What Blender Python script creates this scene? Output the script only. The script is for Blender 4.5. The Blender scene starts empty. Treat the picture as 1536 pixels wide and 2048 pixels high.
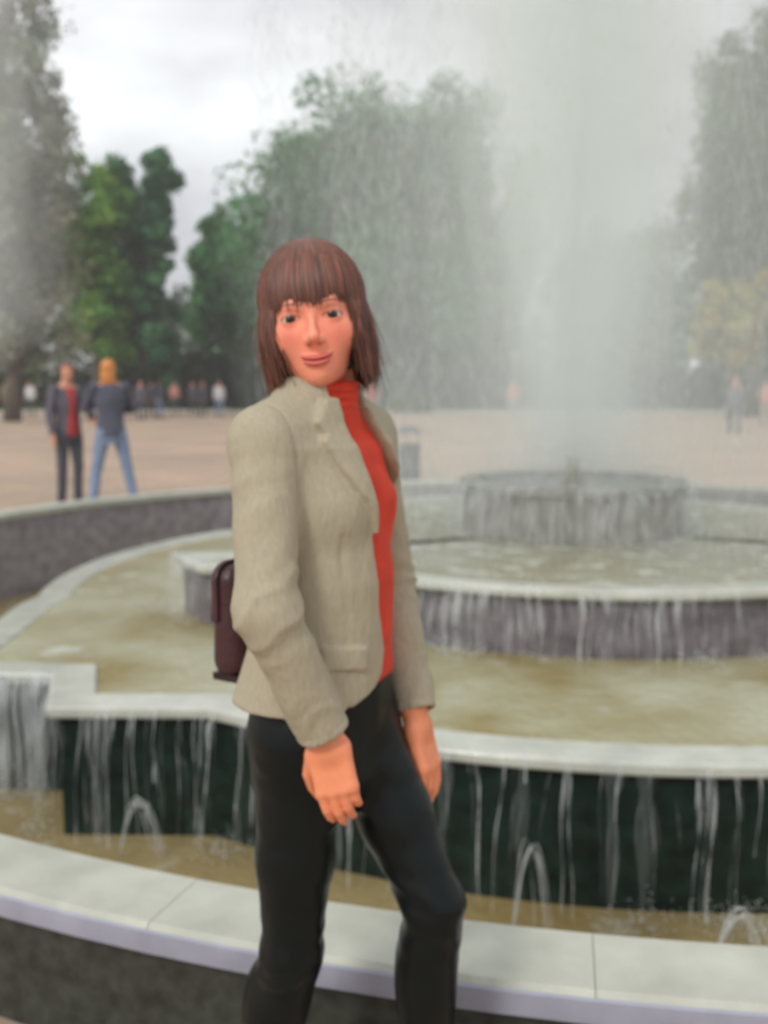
import bpy, math, random
import numpy as np
from mathutils import Vector, Matrix, Euler

random.seed(7)
rng = np.random.default_rng(7)
scene = bpy.context.scene
col = scene.collection
R = math.radians

# ------------------------------------------------------------------ camera
cam_d = bpy.data.cameras.new('camera')
cam = bpy.data.objects.new('camera', cam_d)
col.objects.link(cam)
cam.location = (0, 0, 1.42)
cam.rotation_euler = (R(90 - 7.1), 0, 0)
cam_d.sensor_fit = 'VERTICAL'
cam_d.sensor_height = 36
cam_d.sensor_width = 27
cam_d.lens = 35.16
cam_d.clip_start = 0.05
cam_d.clip_end = 2000
cam_d.dof.use_dof = True
cam_d.dof.focus_distance = 0.90
cam_d.dof.aperture_fstop = 4.5
scene.camera = cam

# ------------------------------------------------------------------ world: overcast daylight
SUN_EL, SUN_AZ = R(40), R(212)          # azimuth measured clockwise from +Y
world = bpy.data.worlds.new('World')
scene.world = world
world.use_nodes = True
wn, wl = world.node_tree.nodes, world.node_tree.links
wn.clear()
w_out = wn.new('ShaderNodeOutputWorld')
w_bg = wn.new('ShaderNodeBackground')
w_bg.inputs['Strength'].default_value = 0.1
w_sky = wn.new('ShaderNodeTexSky')
w_sky.sky_type = 'NISHITA'
w_sky.sun_disc = False
w_sky.sun_elevation = SUN_EL
w_sky.sun_rotation = SUN_AZ
w_tc = wn.new('ShaderNodeTexCoord')
w_map = wn.new('ShaderNodeMapping')
w_map.inputs['Scale'].default_value = (1.6, 1.6, 3.6)
w_map.inputs['Location'].default_value = (0.35, 0.1, 0.2)
w_noise = wn.new('ShaderNodeTexNoise')
w_noise.inputs['Scale'].default_value = 1.5
w_noise.inputs['Detail'].default_value = 5
w_noise.inputs['Roughness'].default_value = 0.5
w_ramp = wn.new('ShaderNodeValToRGB')
w_ramp.color_ramp.elements[0].position = 0.41
w_ramp.color_ramp.elements[0].color = (5.3, 5.3, 5.65, 1)
w_ramp.color_ramp.elements[1].position = 0.64
w_ramp.color_ramp.elements[1].color = (9.9, 10.1, 10.2, 1)
w_mix = wn.new('ShaderNodeMixRGB')
w_mix.inputs['Fac'].default_value = 0.94
wl.new(w_tc.outputs['Generated'], w_map.inputs['Vector'])
wl.new(w_map.outputs['Vector'], w_noise.inputs['Vector'])
wl.new(w_noise.outputs['Fac'], w_ramp.inputs['Fac'])
wl.new(w_sky.outputs['Color'], w_mix.inputs['Color1'])
wl.new(w_ramp.outputs['Color'], w_mix.inputs['Color2'])
wl.new(w_mix.outputs['Color'], w_bg.inputs['Color'])
wl.new(w_bg.outputs['Background'], w_out.inputs['Surface'])

sun_d = bpy.data.lights.new('sun', 'SUN')
sun_d.energy = 1.5
sun_d.angle = R(14)
sun_d.color = (1.0, 0.975, 0.94)
sun = bpy.data.objects.new('sun', sun_d)
col.objects.link(sun)
sdir = Vector((math.sin(SUN_AZ) * math.cos(SUN_EL), math.cos(SUN_AZ) * math.cos(SUN_EL), math.sin(SUN_EL)))
sun.rotation_euler = sdir.to_track_quat('Z', 'Y').to_euler()

# ------------------------------------------------------------------ view / render settings
vs = scene.view_settings
vs.view_transform = 'Standard'
vs.look = 'None'
vs.exposure = 0.22
vs.gamma = 1.0
vs.use_curve_mapping = False
scene.render.engine = 'CYCLES'
cy = scene.cycles
cy.use_denoising = True
cy.max_bounces = 8
cy.transparent_max_bounces = 24
cy.volume_bounces = 7
cy.use_adaptive_sampling = True
cy.caustics_reflective = False
cy.caustics_refractive = False

# ================================================================== helpers
def link(o, parent=None):
    col.objects.link(o)
    if parent is not None:
        o.parent = parent
    return o

def tag(o, label=None, cat=None, group=None, kind=None):
    if label: o['label'] = label
    if cat: o['category'] = cat
    if group: o['group'] = group
    if kind: o['kind'] = kind
    return o

def empty(name, loc=(0, 0, 0), rz=0.0, label=None, cat=None, group=None):
    o = bpy.data.objects.new(name, None)
    o.empty_display_size = 0.1
    col.objects.link(o)
    o.location = loc
    o.rotation_euler = (0, 0, rz)
    return tag(o, label, cat, group)

def mesh_obj(name, V, Fc, mat, parent=None, smooth=True, colors=None):
    V = np.asarray(V, dtype=np.float32)
    me = bpy.data.meshes.new(name)
    if isinstance(Fc, np.ndarray):
        n, k = Fc.shape
        me.vertices.add(len(V)); me.vertices.foreach_set('co', V.ravel())
        me.loops.add(n * k); me.loops.foreach_set('vertex_index', Fc.astype(np.int32).ravel())
        me.polygons.add(n)
        me.polygons.foreach_set('loop_start', np.arange(0, n * k, k, dtype=np.int32))
        me.update(calc_edges=True)
    else:
        me.from_pydata([tuple(map(float, v)) for v in V], [], Fc)
        me.update()
    me.validate()
    if smooth:
        me.polygons.foreach_set('use_smooth', np.ones(len(me.polygons), dtype=bool))
    if colors is not None:
        a = me.color_attributes.new('tint', 'FLOAT_COLOR', 'POINT')
        c4 = np.ones((len(V), 4), dtype=np.float32); c4[:, :3] = colors
        a.data.foreach_set('color', c4.ravel())
    me.materials.append(mat)
    o = bpy.data.objects.new(name, me)
    return link(o, parent)

class MB:
    """collects simple solids into one mesh"""
    def __init__(s): s.v = []; s.f = []
    def add(s, V, Fc):
        b = len(s.v)
        s.v.extend([tuple(map(float, p)) for p in V])
        s.f.extend([tuple(int(i) + b for i in f) for f in Fc])
    def box(s, c, h):
        x, y, z = c; a, b, d = h
        V = [(x+i*a, y+j*b, z+k*d) for k in (-1, 1) for j in (-1, 1) for i in (-1, 1)]
        s.add(V, [(0,2,3,1),(4,5,7,6),(0,1,5,4),(2,6,7,3),(0,4,6,2),(1,3,7,5)])
    def tube(s, pts, rad, n=8, cap=True):
        pts = [Vector(p) for p in pts]
        if not hasattr(rad, '__len__'): rad = [rad] * len(pts)
        V = []; Fc = []
        up = Vector((0.13, 0.27, 0.95))
        for i, p in enumerate(pts):
            t = (pts[min(i+1, len(pts)-1)] - pts[max(i-1, 0)]).normalized()
            u = t.cross(up)
            if u.length < 1e-3: u = t.cross(Vector((1, 0, 0)))
            u.normalize(); w = t.cross(u).normalized()
            for k in range(n):
                a = 2 * math.pi * k / n
                V.append(p + (u * math.cos(a) + w * math.sin(a)) * rad[i])
        for i in range(len(pts) - 1):
            for k in range(n):
                k2 = (k + 1) % n
                Fc.append((i*n+k, (i+1)*n+k, (i+1)*n+k2, i*n+k2))
        if cap:
            Fc.append(tuple(range(n))); Fc.append(tuple(reversed(range((len(pts)-1)*n, len(pts)*n))))
        s.add(V, Fc)
    def lathe(s, prof, n=32, c=(0, 0, 0)):
        V = []; Fc = []
        for r, z in prof:
            for k in range(n):
                a = 2*math.pi*k/n
                V.append((c[0]+r*math.cos(a), c[1]+r*math.sin(a), c[2]+z))
        for i in range(len(prof)-1):
            for k in range(n):
                k2 = (k+1) % n
                Fc.append((i*n+k, i*n+k2, (i+1)*n+k2, (i+1)*n+k))
        s.add(V, Fc)
    def build(s, name, mat, parent=None, smooth=False):
        return mesh_obj(name, s.v, s.f, mat, parent, smooth)

def smooth_by_angle(o, deg=35):
    me = o.data
    me.polygons.foreach_set('use_smooth', np.ones(len(me.polygons), dtype=bool))
    try:
        me.set_sharp_from_angle(angle=R(deg))
    except Exception:
        pass
    return o

# ------------------------------------------------------------------ materials
MATS = {}
def mat(name, color, rough=0.7, var=0.0, vscale=8.0, bump=0.0, bscale=60.0, spec=0.5, tint=False,
        sheen=0.0, coat=0.0, color2=None, detail=6.0, stretch=(1, 1, 1), trans=0.0, sss=0.0):
    m = bpy.data.materials.new(name); m.use_nodes = True
    nt = m.node_tree; N, L = nt.nodes, nt.links
    b = N['Principled BSDF']
    b.inputs['Roughness'].default_value = rough
    b.inputs['Specular IOR Level'].default_value = spec
    b.inputs['Base Color'].default_value = (*color, 1)
    if sheen: b.inputs['Sheen Weight'].default_value = sheen
    if coat:
        b.inputs['Coat Weight'].default_value = coat
        b.inputs['Coat Roughness'].default_value = 0.15
    if sss:
        b.inputs['Subsurface Weight'].default_value = sss
        b.inputs['Subsurface Radius'].default_value = (0.012, 0.004, 0.002)
    tc = N.new('ShaderNodeTexCoord'); mp = N.new('ShaderNodeMapping')
    mp.inputs['Scale'].default_value = stretch
    L.new(tc.outputs['Object'], mp.inputs['Vector'])
    src = None
    if tint:
        at = N.new('ShaderNodeAttribute'); at.attribute_name = 'tint'
        src = at.outputs['Color']
    if var:
        nz = N.new('ShaderNodeTexNoise'); nz.inputs['Scale'].default_value = vscale
        nz.inputs['Detail'].default_value = detail
        L.new(mp.outputs['Vector'], nz.inputs['Vector'])
        rp = N.new('ShaderNodeValToRGB')
        rp.color_ramp.elements[0].position = 0.3; rp.color_ramp.elements[1].position = 0.7
        c2 = color2 if color2 else tuple(min(1, c * (1 + var)) for c in color)
        c1 = tuple(c * (1 - var) for c in color) if not color2 else color
        if tint:
            rp.color_ramp.elements[0].color = (1-var, 1-var, 1-var, 1)
            rp.color_ramp.elements[1].color = (1+var, 1+var, 1+var, 1)
            mx = N.new('ShaderNodeMixRGB'); mx.blend_type = 'MULTIPLY'; mx.inputs['Fac'].default_value = 1
            L.new(src, mx.inputs['Color1']); L.new(rp.outputs['Color'], mx.inputs['Color2'])
            src = mx.outputs['Color']
        else:
            rp.color_ramp.elements[0].color = (*c1, 1); rp.color_ramp.elements[1].color = (*c2, 1)
            src = rp.outputs['Color']
        L.new(nz.outputs['Fac'], rp.inputs['Fac'])
    if src is not None:
        L.new(src, b.inputs['Base Color'])
    if bump:
        nb = N.new('ShaderNodeTexNoise'); nb.inputs['Scale'].default_value = bscale; nb.inputs['Detail'].default_value = 4
        L.new(mp.outputs['Vector'], nb.inputs['Vector'])
        bp = N.new('ShaderNodeBump'); bp.inputs['Strength'].default_value = bump; bp.inputs['Distance'].default_value = 0.01
        L.new(nb.outputs['Fac'], bp.inputs['Height']); L.new(bp.outputs['Normal'], b.inputs['Normal'])
    if trans:
        tr = N.new('ShaderNodeBsdfTranslucent')
        if src is not None: L.new(src, tr.inputs['Color'])
        else: tr.inputs['Color'].default_value = (*color, 1)
        ms = N.new('ShaderNodeMixShader'); ms.inputs['Fac'].default_value = trans
        L.new(b.outputs['BSDF'], ms.inputs[1]); L.new(tr.outputs['BSDF'], ms.inputs[2])
        L.new(ms.outputs['Shader'], N['Material Output'].inputs['Surface'])
    MATS[name] = m
    return m

def weave(m, scale, strength, dist=0.0015):
    """adds a fine crossed-thread relief to a fabric material"""
    nt = m.node_tree; N, L = nt.nodes, nt.links
    b = N['Principled BSDF']
    tc = N.new('ShaderNodeTexCoord')
    hs = []
    for ax in ('X', 'Z'):
        w = N.new('ShaderNodeTexWave'); w.wave_type = 'BANDS'; w.bands_direction = ax
        w.inputs['Scale'].default_value = scale; w.inputs['Distortion'].default_value = 2.0
        w.inputs['Detail'].default_value = 2.0; w.inputs['Detail Scale'].default_value = 2.0
        L.new(tc.outputs['Object'], w.inputs['Vector']); hs.append(w.outputs['Fac'])
    ad = N.new('ShaderNodeMath'); ad.operation = 'ADD'
    L.new(hs[0], ad.inputs[0]); L.new(hs[1], ad.inputs[1])
    bp = N.new('ShaderNodeBump'); bp.inputs['Strength'].default_value = strength; bp.inputs['Distance'].default_value = dist
    L.new(ad.outputs[0], bp.inputs['Height'])
    old = b.inputs['Normal'].links
    if old: L.new(old[0].from_socket, bp.inputs['Normal'])
    L.new(bp.outputs['Normal'], b.inputs['Normal'])
    return m

# ------------------------------------------------------------------ implicit surfaces -> mesh
def seg(P, a, b, r1, r2):
    a = np.asarray(a, np.float32); b = np.asarray(b, np.float32)
    ba = b - a; pa = P - a
    h = np.clip(pa @ ba / max(float(ba @ ba), 1e-9), 0, 1)
    d = pa - h[:, None] * ba
    return np.sqrt(np.einsum('ij,ij->i', d, d)) - (r1 + (r2 - r1) * h)
def ell(P, c, r):
    r = np.asarray(r, np.float32); q = (P - np.asarray(c, np.float32)) / r
    k0 = np.sqrt(np.einsum('ij,ij->i', q, q)); q = q / r
    k1 = np.sqrt(np.einsum('ij,ij->i', q, q))
    return k0 * (k0 - 1) / (k1 + 1e-6)
def sph(P, c, r):
    d = P - np.asarray(c, np.float32)
    return np.sqrt(np.einsum('ij,ij->i', d, d)) - r
def rbox(P, c, h, r):
    q = np.abs(P - np.asarray(c, np.float32)) - (np.asarray(h, np.float32) - r)
    m = np.maximum(q, 0)
    return np.sqrt(np.einsum('ij,ij->i', m, m)) + np.minimum(q.max(1), 0) - r
def smin(a, b, k):
    h = np.clip(0.5 + 0.5 * (b - a) / k, 0, 1)
    return b + (a - b) * h - k * h * (1 - h)
def smax(a, b, k): return -smin(-a, -b, k)
def poly2(x, y, pts):
    d = np.full(x.shape, 1e9, np.float32); s = np.ones(x.shape, np.float32)
    n = len(pts)
    for i in range(n):
        ax, ay = pts[i]; bx, by = pts[i - 1]
        ex, ey = bx - ax, by - ay; wx, wy = x - ax, y - ay
        t = np.clip((wx * ex + wy * ey) / (ex * ex + ey * ey), 0, 1)
        dx, dy = wx - ex * t, wy - ey * t
        d = np.minimum(d, dx * dx + dy * dy)
        c1, c2, c3 = y >= ay, y < by, ex * wy > ey * wx
        s = np.where((c1 & c2 & c3) | (~c1 & ~c2 & ~c3), -s, s)
    return s * np.sqrt(d)
def vnoise(P, scale, seed):
    g = np.random.default_rng(seed).random((24, 24, 24)).astype(np.float32)
    q = P * scale; i = np.floor(q).astype(np.int32); t = q - i; t = t * t * (3 - 2 * t)
    out = np.zeros(len(P), np.float32)
    for dx in (0, 1):
        for dy in (0, 1):
            for dz in (0, 1):
                w = (t[:, 0] if dx else 1 - t[:, 0]) * (t[:, 1] if dy else 1 - t[:, 1]) * (t[:, 2] if dz else 1 - t[:, 2])
                out += w * g[(i[:, 0] + dx) % 24, (i[:, 1] + dy) % 24, (i[:, 2] + dz) % 24]
    return out * 2 - 1
def loft(P, tab, off=0.0):
    """body of stacked ellipses: rows z, half width, front depth, back depth, centre x"""
    t = np.array(tab, np.float32)
    z = P[:, 2]
    f = lambda k: np.interp(z, t[:, 0], t[:, k]).astype(np.float32)
    a = f(1) + off; cx = f(4); x = P[:, 0] - cx
    b = np.where(x > 0, f(2), f(3)) + off
    k = np.sqrt((P[:, 1] / a) ** 2 + (x / b) ** 2)
    d = (k - 1) * np.minimum(a, b)
    return np.maximum(d, np.maximum(t[0, 0] - off - z, z - t[-1, 0] - off))

def iso(fn, lo, hi, h, smooth=1):
    lo = np.array(lo, np.float32); hi = np.array(hi, np.float32)
    n = np.ceil((hi - lo) / h).astype(int) + 1
    ax = [lo[i] + h * np.arange(n[i], dtype=np.float32) for i in range(3)]
    G = np.stack(np.meshgrid(*ax, indexing='ij'), -1).reshape(-1, 3)
    vol = np.empty(len(G), np.float32)
    CH = 600000
    for i in range(0, len(G), CH): vol[i:i + CH] = fn(G[i:i + CH])
    vol = vol.reshape(n)
    vol[0] = vol[-1] = 1; vol[:, 0] = vol[:, -1] = 1; vol[:, :, 0] = vol[:, :, -1] = 1
    ins = vol < 0
    c = n - 1
    offs = [(i, j, k) for i in (0, 1) for j in (0, 1) for k in (0, 1)]
    sl = lambda o: (slice(o[0], o[0] + c[0]), slice(o[1], o[1] + c[1]), slice(o[2], o[2] + c[2]))
    cnt = sum(ins[sl(o)].astype(np.int8) for o in offs)
    mask = (cnt > 0) & (cnt < 8)
    idx = np.argwhere(mask)
    vals = {o: vol[idx[:, 0] + o[0], idx[:, 1] + o[1], idx[:, 2] + o[2]] for o in offs}
    acc = np.zeros((len(idx), 3), np.float32); num = np.zeros(len(idx), np.float32)
    for a in offs:
        for d in range(3):
            if a[d] == 0:
                b = list(a); b[d] = 1; b = tuple(b)
                va, vb = vals[a], vals[b]
                cr = (va < 0) != (vb < 0)
                t = np.where(cr, va / np.where(cr, va - vb, 1), 0)
                p = np.array(a, np.float32)[None].repeat(len(idx), 0); p[:, d] += t
                acc += p * cr[:, None]; num += cr
    V = lo + h * (idx + acc / num[:, None])
    ids = np.full(c, -1, np.int64); ids[mask] = np.arange(len(idx))
    quads = []
    for d in range(3):
        e, g = (d + 1) % 3, (d + 2) % 3
        s0 = [slice(None)] * 3; s1 = [slice(None)] * 3
        s0[d] = slice(0, -1); s1[d] = slice(1, None)
        A, Bv = ins[tuple(s0)], ins[tuple(s1)]
        E = np.argwhere(A != Bv)
        E = E[(E[:, e] > 0) & (E[:, g] > 0) & (E[:, e] < c[e]) & (E[:, g] < c[g])]
        fl = A[E[:, 0], E[:, 1], E[:, 2]]
        def cell(de, dg):
            q = E.copy(); q[:, e] += de; q[:, g] += dg
            return ids[q[:, 0], q[:, 1], q[:, 2]]
        q = np.stack([cell(-1, -1), cell(0, -1), cell(0, 0), cell(-1, 0)], 1)
        q[~fl] = q[~fl][:, ::-1]
        quads.append(q)
    Q = np.concatenate(quads)
    Q = Q[(Q >= 0).all(1)]
    for _ in range(smooth):
        s = np.zeros_like(V); k = np.zeros(len(V), np.float32)
        for a in range(4):
            b = (a + 1) % 4
            np.add.at(s, Q[:, a], V[Q[:, b]]); np.add.at(k, Q[:, a], 1)
            np.add.at(s, Q[:, b], V[Q[:, a]]); np.add.at(k, Q[:, b], 1)
        V = 0.5 * V + 0.5 * s / np.maximum(k, 1)[:, None]
    return V, Q

def join(parts):
    """several (V, quads) into one"""
    Vs, Qs, b = [], [], 0
    for V, Q in parts:
        Vs.append(V); Qs.append(Q + b); b += len(V)
    return np.concatenate(Vs), np.concatenate(Qs)

# ================================================================== the setting
M_pave = mat('paving', (0.46, 0.335, 0.25), 0.85, bump=0.25, bscale=30)
def paving_nodes(m):
    nt = m.node_tree; N, L = nt.nodes, nt.links
    b = N['Principled BSDF']
    tc = N.new('ShaderNodeTexCoord')
    br = N.new('ShaderNodeTexBrick')
    br.inputs['Scale'].default_value = 1.0
    br.inputs['Brick Width'].default_value = 0.6; br.inputs['Row Height'].default_value = 0.4
    br.inputs['Mortar Size'].default_value = 0.008
    br.inputs['Color1'].default_value = (0.50, 0.36, 0.27, 1)
    br.inputs['Color2'].default_value = (0.42, 0.315, 0.23, 1)
    br.inputs['Mortar'].default_value = (0.22, 0.18, 0.14, 1)
    L.new(tc.outputs['Object'], br.inputs['Vector'])
    nz = N.new('ShaderNodeTexNoise'); nz.inputs['Scale'].default_value = 0.35; nz.inputs['Detail'].default_value = 7
    L.new(tc.outputs['Object'], nz.inputs['Vector'])
    rp = N.new('ShaderNodeValToRGB')
    rp.color_ramp.elements[0].position = 0.32; rp.color_ramp.elements[0].color = (0.78, 0.8, 0.8, 1)
    rp.color_ramp.elements[1].position = 0.66; rp.color_ramp.elements[1].color = (1.12, 1.08, 1.04, 1)
    L.new(nz.outputs['Fac'], rp.inputs['Fac'])
    mx = N.new('ShaderNodeMixRGB'); mx.blend_type = 'MULTIPLY'; mx.inputs['Fac'].default_value = 1
    L.new(br.outputs['Color'], mx.inputs['Color1']); L.new(rp.outputs['Color'], mx.inputs['Color2'])
    L.new(mx.outputs['Color'], b.inputs['Base Color'])
paving_nodes(M_pave)
M_lawn = mat('lawn_grass', (0.07, 0.11, 0.035), 0.9, var=0.35, vscale=0.6, bump=0.6, bscale=20)
M_cope = mat('pale_limestone', (0.49, 0.50, 0.42), 0.5, var=0.16, vscale=7, detail=12.0, bump=0.25, bscale=160)
M_wall = mat('grey_brown_granite', (0.036, 0.040, 0.032), 0.45, var=0.5, vscale=25, bump=0.2, bscale=90)
M_dark = mat('dark_green_wet_granite', (0.008, 0.020, 0.016), 0.35, spec=0.3, var=0.55, vscale=14, bump=0.25, bscale=40)
M_mauve = mat('mauve_grey_wet_granite', (0.15, 0.135, 0.15), 0.3, var=0.4, vscale=11, bump=0.3, bscale=30)
M_inner = mat('mauve_grey_stone', (0.29, 0.265, 0.285), 0.45, var=0.3, vscale=9, bump=0.2, bscale=40)
M_wetstone = mat('wet_pale_stone', (0.52, 0.53, 0.46), 0.18, var=0.16, vscale=6, bump=0.15, bscale=60)
M_floor = mat('basin_floor_stone', (0.34, 0.29, 0.17), 0.6, var=0.25, vscale=3)
M_drum = mat('grey_drum_stone', (0.20, 0.185, 0.165), 0.35, var=0.35, vscale=9, bump=0.3, bscale=30)
M_brass = mat('bronze_nozzle', (0.25, 0.17, 0.08), 0.4)
M_brass.node_tree.nodes['Principled BSDF'].inputs['Metallic'].default_value = 0.9

def water_mat(name, c1, c2, foam, fscale=5.0):
    m = bpy.data.materials.new(name); m.use_nodes = True
    nt = m.node_tree; N, L = nt.nodes, nt.links
    b = N['Principled BSDF']; b.inputs['Roughness'].default_value = 0.09; b.inputs['IOR'].default_value = 1.33
    tc = N.new('ShaderNodeTexCoord')
    def noise(s, d=4):
        n = N.new('ShaderNodeTexNoise'); n.inputs['Scale'].default_value = s; n.inputs['Detail'].default_value = d
        L.new(tc.outputs['Object'], n.inputs['Vector']); return n.outputs['Fac']
    rp = N.new('ShaderNodeValToRGB')
    rp.color_ramp.elements[0].position = 0.35; rp.color_ramp.elements[0].color = (*c1, 1)
    rp.color_ramp.elements[1].position = 0.65; rp.color_ramp.elements[1].color = (*c2, 1)
    L.new(noise(1.3), rp.inputs['Fac'])
    fr = N.new('ShaderNodeValToRGB')
    fr.color_ramp.elements[0].position = foam; fr.color_ramp.elements[0].color = (0, 0, 0, 1)
    fr.color_ramp.elements[1].position = foam + 0.26; fr.color_ramp.elements[1].color = (1, 1, 1, 1)
    L.new(noise(fscale, 8), fr.inputs['Fac'])
    mx = N.new('ShaderNodeMixRGB'); mx.inputs['Color2'].default_value = (0.62, 0.65, 0.61, 1)
    L.new(fr.outputs['Color'], mx.inputs['Fac']); L.new(rp.outputs['Color'], mx.inputs['Color1'])
    L.new(mx.outputs['Color'], b.inputs['Base Color'])
    ro = N.new('ShaderNodeMapRange'); ro.inputs['To Min'].default_value = 0.09; ro.inputs['To Max'].default_value = 0.7
    L.new(fr.outputs['Color'], ro.inputs['Value']); L.new(ro.outputs['Result'], b.inputs['Roughness'])
    a1 = N.new('ShaderNodeMath'); a1.operation = 'MULTIPLY_ADD'; a1.inputs[1].default_value = 0.4
    L.new(noise(55, 2), a1.inputs[0]); L.new(noise(15, 3), a1.inputs[2])
    bp = N.new('ShaderNodeBump'); bp.inputs['Strength'].default_value = 0.55; bp.inputs['Distance'].default_value = 0.02
    L.new(a1.outputs[0], bp.inputs['Height']); L.new(bp.outputs['Normal'], b.inputs['Normal'])
    return m
M_water = water_mat('rippled_water', (0.27, 0.205, 0.06), (0.46, 0.46, 0.32), 0.61, 3)
M_water_up = water_mat('churned_water', (0.33, 0.31, 0.2), (0.42, 0.42, 0.33), 0.52, 6)
M_water_low = water_mat('outer_basin_water', (0.27, 0.20, 0.08), (0.34, 0.27, 0.13), 0.62, 5)

def stream_mat(name, fac, stretch):
    m = bpy.data.materials.new(name); m.use_nodes = True
    nt = m.node_tree; N, L = nt.nodes, nt.links
    b = N['Principled BSDF']; b.inputs['Base Color'].default_value = (0.75, 0.79, 0.78, 1)
    b.inputs['Roughness'].default_value = 0.25; b.inputs['IOR'].default_value = 1.33
    tr = N.new('ShaderNodeBsdfTransparent'); ms = N.new('ShaderNodeMixShader')
    tc = N.new('ShaderNodeTexCoord'); mp = N.new('ShaderNodeMapping'); mp.inputs['Scale'].default_value = stretch
    nz = N.new('ShaderNodeTexNoise'); nz.inputs['Scale'].default_value = 1; nz.inputs['Detail'].default_value = 4
    rp = N.new('ShaderNodeMapRange'); rp.inputs['From Min'].default_value = 0.35; rp.inputs['From Max'].default_value = 0.7
    rp.inputs['To Min'].default_value = 0.02; rp.inputs['To Max'].default_value = fac
    L.new(tc.outputs['Object'], mp.inputs['Vector']); L.new(mp.outputs['Vector'], nz.inputs['Vector'])
    L.new(nz.outputs['Fac'], rp.inputs['Value']); L.new(rp.outputs['Result'], ms.inputs['Fac'])
    L.new(tr.outputs['BSDF'], ms.inputs[1]); L.new(b.outputs['BSDF'], ms.inputs[2])
    L.new(ms.outputs['Shader'], N['Material Output'].inputs['Surface'])
    return m
M_stream = stream_mat('falling_water', 0.5, (60, 60, 6))
M_stream_thin = stream_mat('thin_falling_water', 0.3, (60, 60, 6))
M_drop = mat('water_drops', (0.92, 0.95, 0.93), 0.3, trans=0.5)

# ------------------------------------------------------------------ fountain geometry (metres, centre FC)
FC = Vector((1.272, 6.731, 0))
Z_COPE, Z_OUT, Z_T1, Z_T2, Z_DR = 0.339, -0.41, 0.148, 0.477, 0.81
R_IN, R_OUTER = 4.918, 5.13

# plaza with a round opening for the basin
def annulus(name, radii, z, n, m, c=(0, 0)):
    V, Fc = [], []
    for r in radii:
        for k in range(n):
            a = 2*math.pi*k/n; V.append((c[0]+r*math.cos(a), c[1]+r*math.sin(a), z))
    for i in range(len(radii)-1):
        for k in range(n):
            k2 = (k+1) % n; Fc.append((i*n+k, (i+1)*n+k, (i+1)*n+k2, i*n+k2))
    return mesh_obj(name, V, Fc, m, None, False)
o = annulus('plaza', [5.06, 8, 15, 40, 120, 420], 0.0, 128, M_pave, (FC.x, FC.y)); tag(o, kind='structure')
mb = MB(); mb.add([(-260, 58.5, .004), (260, 58.5, .004), (260, 380, .004), (-260, 380, .004)], [(0, 1, 2, 3)])
o = mb.build('lawn', M_lawn); tag(o, kind='structure')
mb = MB(); mb.box((0, 58.42, 0.06), (200, 0.08, 0.06)); o = mb.build('lawn_kerb', M_cope); tag(o, kind='structure')

fountain = empty('fountain', FC, 0, 'round tiered stone fountain with pale coping and a grey drum', 'fountain')

# outer wall and its coping stones
mb = MB(); mb.lathe([(5.09, -0.05), (5.09, 0.276), (5.0, 0.276), (5.0, -0.05)], 160)
o = mb.build('outer_wall', M_wall, fountain); smooth_by_angle(o, 40)
mb = MB(); mb.lathe([(4.995, 0.277), (4.95, 0.277), (4.95, -0.62)], 160)
o = mb.build('inner_wall', M_inner, fountain); smooth_by_angle(o, 40)
mb = MB(); mb.lathe([(4.949, -0.6), (2.2, -0.6)], 96); mb.build('basin_floor', M_floor, fountain)

NST = 36
def coping_mesh():
    a0, a1 = 0.00016, 2*math.pi/NST - 0.00016
    prof = [(R_IN, 0.281), (R_IN, 0.329), (R_IN+0.010, 0.339), (R_OUTER-0.012, 0.339), (R_OUTER, 0.327), (R_OUTER, 0.291), (R_OUTER-0.008, 0.281)]
    n = 7; V = []; Fc = []; p = len(prof)
    for i in range(n):
        a = a0 + (a1-a0)*i/(n-1)
        for r, z in prof: V.append((r*math.cos(a), r*math.sin(a), z))
    for i in range(n-1):
        for k in range(p):
            k2 = (k+1) % p; Fc.append((i*p+k, i*p+k2, (i+1)*p+k2, (i+1)*p+k))
    Fc.append(tuple(reversed(range(p)))); Fc.append(tuple(range((n-1)*p, n*p)))
    return V, Fc
cs = mesh_obj('coping_stone', *coping_mesh(), M_cope, fountain, False)
for k in range(1, NST):
    c = cs.copy(); col.objects.link(c); c.parent = fountain
    c.rotation_euler = (0, 0, 2*math.pi*k/NST)
    c.location = (0, 0, random.uniform(-.0015, .0015))

M_edge = mat('blue_grey_edge', (0.34, 0.35, 0.43), 0.5, var=0.12, vscale=9, bump=0.1, bscale=80)  # outer face of the coping, coloured bluer and darker than its top
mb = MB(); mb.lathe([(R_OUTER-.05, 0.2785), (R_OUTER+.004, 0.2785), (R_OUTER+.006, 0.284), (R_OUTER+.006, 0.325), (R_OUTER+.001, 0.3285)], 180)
o = mb.build('edge_band', M_edge, fountain); smooth_by_angle(o, 40)
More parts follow.
